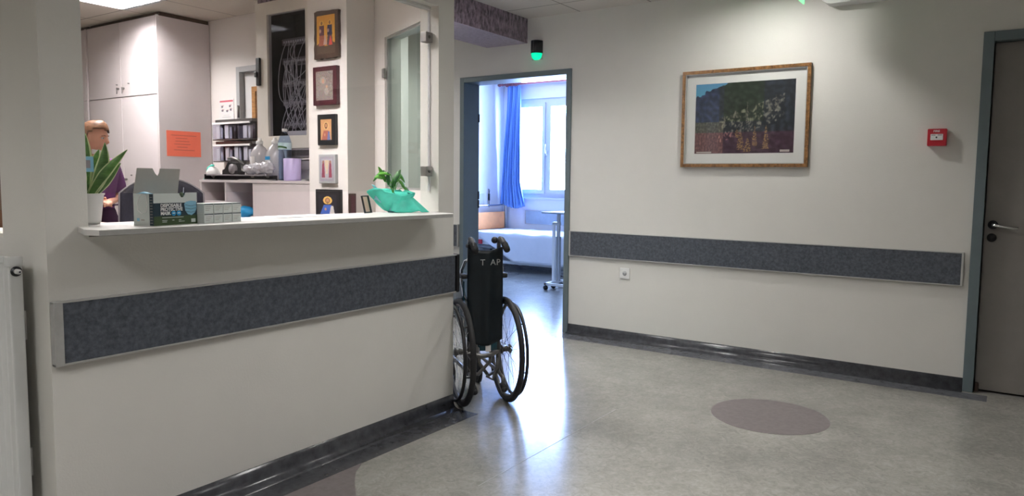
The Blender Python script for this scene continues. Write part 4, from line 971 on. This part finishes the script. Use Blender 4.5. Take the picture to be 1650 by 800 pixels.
# printed mask picture on the front
b = MB(); mk_ = [(.122, .070), (.130, .077), (.150, .080), (.172, .078), (.174, .055), (.168, .040), (.152, .030), (.136, .034), (.126, .046)]
b.prism(mk_, .0006, .0014, basis((0, 0, 0), (1, 0, 0), (0, 0, 1))); b.build('mask_picture', 'maskblue', t)
b = MB()
for k in range(3): b.tube([(.126, -.0018, .066-k*.011), (.15, -.0018, .062-k*.011), (.172, -.0018, .066-k*.011)], .0006, 5)
b.build('mask_pleat', 'boxteal', t)
b = MB()
for a, c_, z_ in ((.032, .118, .0245), (.032, .052, .015), (.032, .050, .010), (.072, .080, .015), (.098, .108, .015), (.098, .122, .010)): b.box((a, -.0012, z_), (c_, -.0006, z_+.0018))
b.box((.150, -.0014, .006), (.168, -.0006, .018), .0004); b.build('small_print', 'boxwhite', t)
b = MB(); b.box((.010, -.0008, .084), (.030, -.0004, .093)); b.build('logo_patch', 'maskblue', t)
b = MB(); b.box((.036, -.0008, .086), (.052, -.0004, .091)); b.box((-.0012, .04, .016), (-.0010, .055, .020)); b.build('small_mark', 'boxgrey', t)
b = MB(); b.box((-.0014, .062, .014), (-.0010, .074, .024)); b.build('blue_mark', 'maskblue', t)
b = MB()
for k in range(10): b.box((-.0020, .002, .008+k*.0094), (-.0016, .013, .0095+k*.0094))
b.build('spine_print', 'boxgrey', t)
b = MB(); b.tube([(-.003, .052, .104), (-.004, .030, .10), (-.004, .022, .07), (-.004, .030, .045), (-.004, .05, .040), (-.004, .066, .05), (-.003, .068, .075), (-.003, .052, .104)], .0009, 6); b.build('ear_loop', 'paper', t)
b = MB(); b.grid(lambda u, v: (.0+.02*u-.004, .02+.05*v, .105+.006*math.sin(PI*u)*math.sin(PI*v)), 6, 6); b.build('mask_corner', 'maskblue', t, solid=.001)
b = MB(); b.tube([(.158, .04, .106), (.159, .04, .124), (.157, .04, .106)], .0015, 6); b.build('loop_tip', 'paper', t)
b = MB(); b.cyl((.115, .003, .100), (.115, .0035, .100), .010, n=18); b.build('inner_card', 'boxgreen', t)

# little cartons, two rows of four
k = 0
proto = None
loc = [('lower', 0, 0.0), ('upper', 1, .0352)]
posn = ['first', 'second', 'third', 'fourth']
for row, rz_, zz in loc:
    for i in range(4):
        p = Vector((.112, -3.512, 0))+i*Vector((-.0105, .0432, 0))
        lab = f'small white carton in the {row} row, {posn[i]} from the mask box'
        if proto is None:
            t = thing('small_carton', lab, 'carton', (p.x, p.y, 1.064), an, 'small white cartons beside the mask box')
            MB().box((0, 0, 0), (.0415, .062, .0345), .0006).build('carton', 'boxwhite', t)
            MB().box((.001, -.0004, .030), (.0405, 0, .033)).build('dark_stripe', 'boxteal', t)
            b = MB()
            for q in range(3): b.box((.006, -.0004, .022-q*.006), (.035-q*.006, 0, .0235-q*.006))
            b.build('printed_lines', 'boxgrey', t); proto = t
        else:
            r = proto.copy(); COL.objects.link(r); r.location = (p.x, p.y, 1.064+zz); r['label'] = lab
            r.rotation_euler = (0, 0, an+random.uniform(-.02, .02))
            for ch in list(proto.children):
                c_ = ch.copy(); COL.objects.link(c_); c_.parent = r
t = thing('letter_sheets', 'flat white sheets lying on the inner edge of the shelf', 'papers', (-.10, -2.98, 1.064))
for k in range(3): MB().box((-.05, -.15+.02*k, .0008*k), (.09, .14, .0008*k+.0007), 0, Matrix.Rotation(.05*(k-1), 4, 'Z')).build('sheet', 'paper', t)

# snake plant
def ribbon(mb, pts, wid, face, thick=.0, cup=.25, n=6):
    pts = [Vector(p) for p in pts]; m = len(pts); rows = []
    for i, p in enumerate(pts):
        tan = (pts[min(i+1, m-1)]-pts[max(i-1, 0)]).normalized(); sd = tan.cross(Vector(face)).normalized(); nn = sd.cross(tan)
        w = wid[i] if isinstance(wid, list) else wid
        rows.append([mb.bm.verts.new(p+sd*w*(k/n*2-1)+nn*cup*w*(1-(k/n*2-1)**2)) for k in range(n+1)])
    for i in range(m-1):
        for k in range(n):
            mb.mi = 1 if (k in (0, n-1) and mb.edge) else 0
            mb._f([rows[i][k], rows[i][k+1], rows[i+1][k+1], rows[i+1][k]])
    mb.mi = 0
def bez(P, n=14):
    P = [Vector(p) for p in P]; out = []
    for i in range(n+1):
        u = i/n
        if len(P) == 3: out.append(P[0]*(1-u)**2+P[1]*2*u*(1-u)+P[2]*u*u)
        else: out.append(P[0]*(1-u)**3+P[1]*3*u*(1-u)**2+P[2]*3*u*u*(1-u)+P[3]*u**3)
    return out
t = thing('snake_plant', 'snake plant with pale edged leaves in a white pot, left end of shelf', 'potted plant', (-.118, -3.783, 1.064))
b = MB(); b.lathe([(.001, 0), (.034, .001), (.037, .01), (.047, .098), (.050, .099), (.050, .103), (.045, .103), (.043, .09), (.001, .088)], n=32); b.build('pot', 'white', t)
b = MB(); b.lathe([(.043, .089), (.03, .092), (.001, .094)], n=20); b.build('soil', 'brown', t)
vd = Vector((.815, -.58, 0)); rd = Vector((.58, .815, 0))    # toward the viewer side / to the right
def lp(r, z, d=0): q = rd*r-vd*0+vd*d; return (q.x, q.y, z)
for P_, w_ in (((lp(-.005, .09), lp(-.012, .2), lp(.0, .302)), .017), ((lp(-.03, .09), lp(-.045, .16), lp(-.05, .25)), .013), ((lp(.0, .09, -.01), lp(.01, .18, -.01), lp(.036, .250, -.012)), .010),
               ((lp(.004, .09, .012), lp(.055, .15, .014), lp(.058, .272, .012)), .0145), ((lp(.01, .09, .02), lp(.04, .16, .024), lp(.124, .250, .02)), .0105), ((lp(.015, .09, .0), lp(.05, .13, .0), lp(.10, .205, .0)), .008), ((lp(-.015, .09, .01), lp(-.02, .15, .01), lp(-.012, .215, .01)), .012)):
    pts_ = bez(P_); n_ = len(pts_); w_ *= 1.55
    wl_ = [w_*min(1, .45+1.1*(i/(n_-1)))*max(.0, 1-((i/(n_-1)-.42)/.58)**2.2 if i/(n_-1) > .42 else 1)+.0006 for i in range(n_)]
    b = MB(); b.edge = True; b.smooth = True; ribbon(b, pts_, wl_, vd, cup=.35, n=8); b.build('leaf', ['sansev', 'sansevedge'], t, solid=.0022)

# gift wrapped plant
t = thing('wrapped_plant', 'small green houseplant in turquoise gift wrapping at the right end of the shelf', 'potted plant', (-.085, -2.385, 1.064))
b = MB(); b.lathe([(.001, 0), (.036, .001), (.048, .075), (.044, .075), (.001, .07)], n=24); b.build('pot', 'turqb', t)
rd2 = Vector((.68, .733, 0)); vd2 = Vector((.733, -.68, 0))
def wrapfn(u, v, seed=0):
    a = 2*PI*u; fl = .5+.5*math.sin(a*3+1.2)
    rx = .045+.055*v+.02*v*fl; z = .008+.075*v+.030*v*v*fl
    ca, sa = math.cos(a), math.sin(a)
    if ca < 0: rx += .022*v*(-ca); z += .010*v*v*(-ca)
    else: rx -= .022*v*ca
    rx += .005*math.sin(a*8+v*4)*(.4+v)
    q = rd2*rx*ca*(1.05)+vd2*rx*sa*.62
    z += .006*noise.noise(Vector((ca*3, sa*3, v*4)))
    if z > .100: q.x = min(q.x, .008)
    q.x = min(q.x, .1)
    return (q.x, q.y, z)
b = MB(); b.grid(wrapfn, 110, 14); b.build('wrapping', 'turq', t, solid=.0008)
def skirt(u, v):
    aa = -PI*.62+PI*.72*u
    fold = math.sin(u*15+.6)*.5+.3*math.sin(u*26+v*2)
    r = .022+.075*v+.020*v*fold*v; z = .112-.110*v**1.15+.010*fold*v*(1-v)*2+.010*max(0, math.sin(u*11+2))*v
    q = rd2*(.012+r*math.cos(aa)*(1.42 if math.cos(aa) > 0 else .9))+vd2*(.004-r*math.sin(aa)*.60)
    if z > .100: q.x = min(q.x, .008)
    return (q.x, q.y, max(.002, z))
b = MB(); b.grid(skirt, 70, 18); b.build('wrap_skirt', 'turq', t, solid=.0008)
def wing(u, v):
    q = rd2*(-.102+.058*v+.012*math.sin(u*3)-.012*u*(1-v))+vd2*(.034+.008*math.sin(v*4))
    return (min(q.x, .010), q.y, .062+.075*u*(1-.35*v)-.016*v+.004*math.sin(v*9))
b = MB(); b.grid(wing, 12, 12); b.build('wrap_wing', 'turqb', t, solid=.0008)
def lv2(r, z, d=0): q = rd2*r+vd2*d; return Vector((min(q.x, .0), q.y, z))
for k, (tipx, tipz, bx, bz, w_) in enumerate(((-.104, .150, -.050, .205, .010), (-.080, .225, -.045, .15, .010), (-.088, .185, -.02, .185, .009), (.058, .212, .0, .150, .011), (.030, .205, -.012, .145, .009), (.075, .145, .010, .200, .010), (-.035, .200, -.030, .135, .009), (.095, .122, .030, .150, .019), (.108, .100, .045, .120, .016), (.008, .185, -.010, .12, .010), (-.100, .170, -.060, .165, .011), (.060, .185, .01, .15, .009), (-.060, .175, -.02, .15, .009))):
    base = lv2(-.01+.004*(k % 3), .08, -.02); mid = lv2(bx, bz, -.03+.008*(k % 4)); tip = lv2(tipx, tipz, -.035+.012*(k % 4))
    st = bez((base, lv2(bx*.4, bz*.75+.03, -.02), mid), 8)
    b = MB(); b.tube(st, .0014, 6); stem = b.build('stem', 'leaf', t)
    pts_ = bez((mid, (mid+tip)/2+Vector((0, 0, .012)), tip), 10); n_ = len(pts_)
    b = MB(); b.edge = False; b.smooth = True; ribbon(b, pts_, [w_*math.sin(PI*min(1, .12+.88*i/(n_-1)))**.8+.0004 for i in range(n_)], (vd2+Vector((0, 0, .9))), cup=.3); b.build('leaf', 'leaf' if k % 3 else 'leafd', t, solid=.0008)
MB().box((.02, -.012, .0), (.055, .012, .004), .001, Matrix.Translation((0, .03, .035)) @ Matrix.Rotation(.5, 4, 'Y')).build('gift_label', 'sansevedge', t)

# ================================================================ person
def skinned(name, V, E_, R_, sub=2):
    me = bpy.data.meshes.new(name); me.from_pydata([Vector(v) for v in V], E_, []); o = bpy.data.objects.new(name, me); COL.objects.link(o)
    sk = o.modifiers.new('s', 'SKIN'); sk.use_smooth_shade = True
    for i, r in enumerate(R_): me.skin_vertices[0].data[i].radius = r if isinstance(r, tuple) else (r, r)
    me.skin_vertices[0].data[0].use_root = True
    sb = o.modifiers.new('u', 'SUBSURF'); sb.levels = sub; sb.render_levels = sub
    bpy.context.view_layer.update()
    m2 = bpy.data.meshes.new_from_object(o.evaluated_get(bpy.context.evaluated_depsgraph_get())); bpy.data.objects.remove(o); return m2
person = thing('person', 'person in purple scrubs with a white mask under the chin standing by the cupboards', 'person', (-3.2, -2.325, 0), math.radians(-78))
person.scale = (.97, .97, .968)
# pelvis, belly, chest, neck base, neck
V = [(0, 0, .92), (0, .005, 1.06), (0, .005, 1.24), (0, -.01, 1.37), (0, -.005, 1.42), (0, .005, 1.48)]
E_ = [(0, 1), (1, 2), (2, 3), (3, 4), (4, 5)]; R_ = [(.145, .10), (.125, .09), (.135, .10), (.10, .06), (.052, .050), (.050, .050)]
for sx in (-1, 1):
    i = len(V); V += [(sx*.165, -.01, 1.365), (sx*.215, -.02, 1.10), (.09+sx*.06, .17, 1.06), (.10+sx*.025, .215, 1.07)]
    E_ += [(3, i), (i, i+1), (i+1, i+2), (i+2, i+3)]; R_ += [.048, .037, .024, (.030, .016)]
    for f in range(4):
        j = len(V); s0 = .10+sx*(.045-.018*f)
        V += [(s0, .242, 1.078-.004*f), (s0-sx*.012, .268, 1.070-.006*f), (s0-sx*.022, .272, 1.048-.004*f)]; E_ += [(i+3, j), (j, j+1), (j+1, j+2)]; R_ += [.0095, .0085, .0075]
    j = len(V); V += [(.10+sx*.030, .205, 1.098), (.10+sx*.012, .228, 1.106)]; E_ += [(i+3, j), (j, j+1)]; R_ += [.010, .009]
    i = len(V); V += [(sx*.085, 0, .86), (sx*.09, .01, .48), (sx*.09, -.02, .09), (sx*.095, .06, .045), (sx*.10, .13, .035)]
    E_ += [(0, i), (i, i+1), (i+1, i+2), (i+2, i+3), (i+3, i+4)]; R_ += [.085, .055, .038, (.036, .03), (.036, .022)]
bodym = skinned('body', V, E_, R_)
HC = Vector((0, .02, 1.555))
def headfn(c_):
    x, y, z = c_
    sx_ = .074*(1-.10*max(0, -z)-.18*max(0, -z)**3*(1 if y > -.2 else .3)); sy_ = .094; sz_ = .118
    X_, Y_, Z_ = x*sx_, y*sy_, z*sz_
    if y > 0:
        ax_ = abs(X_)
        Y_ += .021*math.exp(-(X_/.010)**2-((Z_+.020)/.016)**2)+.012*math.exp(-(X_/.008)**2-((Z_+.0)/.020)**2)
        Y_ -= .011*math.exp(-((ax_-.031)/.015)**2-((Z_-.008)/.013)**2)
        Y_ += .006*math.exp(-((ax_-.028)/.022)**2-((Z_-.030)/.009)**2)
        Y_ += .006*math.exp(-(X_/.019)**2-((Z_+.052)/.008)**2)
        Y_ -= .004*math.exp(-(X_/.02)**2-((Z_+.0545)/.003)**2)
        Y_ += .012*math.exp(-(X_/.02)**2-((Z_+.095)/.018)**2)
    return Vector((X_, Y_, Z_))
hb2 = MB(); hb2.bm.from_mesh(bodym)
hrot = Matrix.Rotation(math.radians(24), 4, 'Z') @ Matrix.Rotation(math.radians(-10), 4, 'X')
tmp = bmesh.new(); bmesh.ops.create_uvsphere(tmp, u_segments=64, v_segments=48, radius=1)
for v in tmp.verts: v.co = HC + (hrot @ headfn(v.co))
hb2.smooth = True; hb2.merge(tmp)
for sx in (-1, 1):
    tmp = bmesh.new(); bmesh.ops.create_uvsphere(tmp, u_segments=16, v_segments=12, radius=1)
    for v in tmp.verts: v.co = HC + (hrot @ Vector((sx*.076+v.co.x*.008, -.005+v.co.y*.018-.006*v.co.z, -.005+v.co.z*.030)))
    hb2.merge(tmp)
body = hb2.build('body', 'skin', person)
rm = body.modifiers.new('r', 'REMESH'); rm.mode = 'VOXEL'; rm.voxel_size = .0045; rm.use_smooth_shade = True
# hair pulled back
b = MB(); b.smooth = True; tmp = bmesh.new(); bmesh.ops.create_uvsphere(tmp, u_segments=48, v_segments=32, radius=1)
dl = []
for v in tmp.verts:
    c_ = v.co.copy(); front = c_.y > .30 and c_.z < .34+.12*c_.x
    low = c_.z < (-.62 if c_.y < -.1 else -.15)
    side = abs(c_.x) > .55 and c_.y > .12 and c_.z < .20
    if front or low or side: dl.append(v)
    k_ = 1.085+.03*noise.noise(c_*5)+.012*math.sin(c_.x*40+c_.y*6)
    v.co = HC + (hrot @ Vector((c_.x*.077*k_, c_.y*.096*k_-.003, c_.z*.118*(1.06)+.003+.016*max(0, c_.y)*max(0, c_.z)*3)))
bmesh.ops.delete(tmp, geom=dl, context='VERTS'); b.merge(tmp)
b.sphere(tuple(HC+(hrot @ Vector((0, -.115, .0)))), .036, 18, (1, .9, 1.1)); b.build('hair', 'hair', person, solid=.006)
for sx in (-1, 1):
    b = MB(); b.sphere(tuple(HC+(hrot @ Vector((sx*.030, .078, .008)))), .0105, 14, (1.2, .7, .75)); eo = b.build('eye', 'white', person)
    b = MB(); b.sphere(tuple(HC+(hrot @ Vector((sx*.030, .0835, .008)))), .0050, 12, (1, .6, 1)); b.build('iris', 'ink', eo)
    b = MB(); b.tube([HC+(hrot @ Vector((sx*.014, .092, .026))), HC+(hrot @ Vector((sx*.032, .089, .032))), HC+(hrot @ Vector((sx*.048, .077, .026)))], [.002, .0026, .0014], 6); b.build('eyebrow', 'hair', person)
b = MB(); b.tube([HC+(hrot @ Vector((-.022, .079, -.054))), HC+(hrot @ Vector((0, .092, -.053))), HC+(hrot @ Vector((.022, .079, -.054)))], [.002, .0042, .002], 8); b.build('lips', mat('lips', (.42, .12, .11), .4), person)
b = MB(); b.grid(lambda u, v: tuple(HC+(hrot @ Vector((.066*math.sin((u-.5)*2.6), .010+.078*math.cos((u-.5)*2.6), -.085-.035*v)))), 14, 6); b.build('face_mask', 'paper', person, solid=.003)
# scrubs
V = [(0, 0, .93), (0, .0, .99), (0, .008, 1.06), (0, .015, 1.22), (0, -.005, 1.345), (0, -.01, 1.40)]
E_ = [(0, 1), (1, 2), (2, 3), (3, 4), (4, 5)]; R_ = [(.165, .125), (.155, .120), (.145, .112), (.175, .135), (.135, .085), (.066, .062)]
for sx in (-1, 1):
    i = len(V); V += [(sx*.155, -.012, 1.352), (sx*.20, -.018, 1.22), (sx*.218, -.018, 1.125)]; E_ += [(4, i), (i, i+1), (i+1, i+2)]; R_ += [.068, .066, .074]
tm = skinned('top', V, E_, R_); b = MB(); b.bm.from_mesh(tm); b.build('scrub_top', 'scrub', person)
V = [(0, 0, .92), (0, .003, 1.00), (0, .006, 1.055)]; E_ = [(0, 1), (1, 2)]; R_ = [(.168, .130), (.160, .126), (.150, .120)]
for sx in (-1, 1):
    i = len(V); V += [(sx*.09, 0, .80), (sx*.10, .01, .47), (sx*.10, -.01, .10)]; E_ += [(0, i), (i, i+1), (i+1, i+2)]; R_ += [.105, .085, .075]
tm = skinned('legs', V, E_, R_); b = MB(); b.bm.from_mesh(tm); b.build('trousers', 'scrubd', person)
for sx in (-1, 1):
    b = MB(); b.smooth = True; b.sphere((sx*.097, .045, .038), .05, 20, (.95, 2.5, .95), lambda c_: Vector((c_.x, c_.y, max(-.76, c_.z-.3*max(0, c_.y))))); b.build('shoe', 'white', person)
b = MB(); b.tube([(-.17+.34*k/10, .118*math.sin(PI*(.12+.76*k/10))+.01, 1.045) for k in range(11)], .006, 8); b.build('waist_tie', 'scrubd', person)
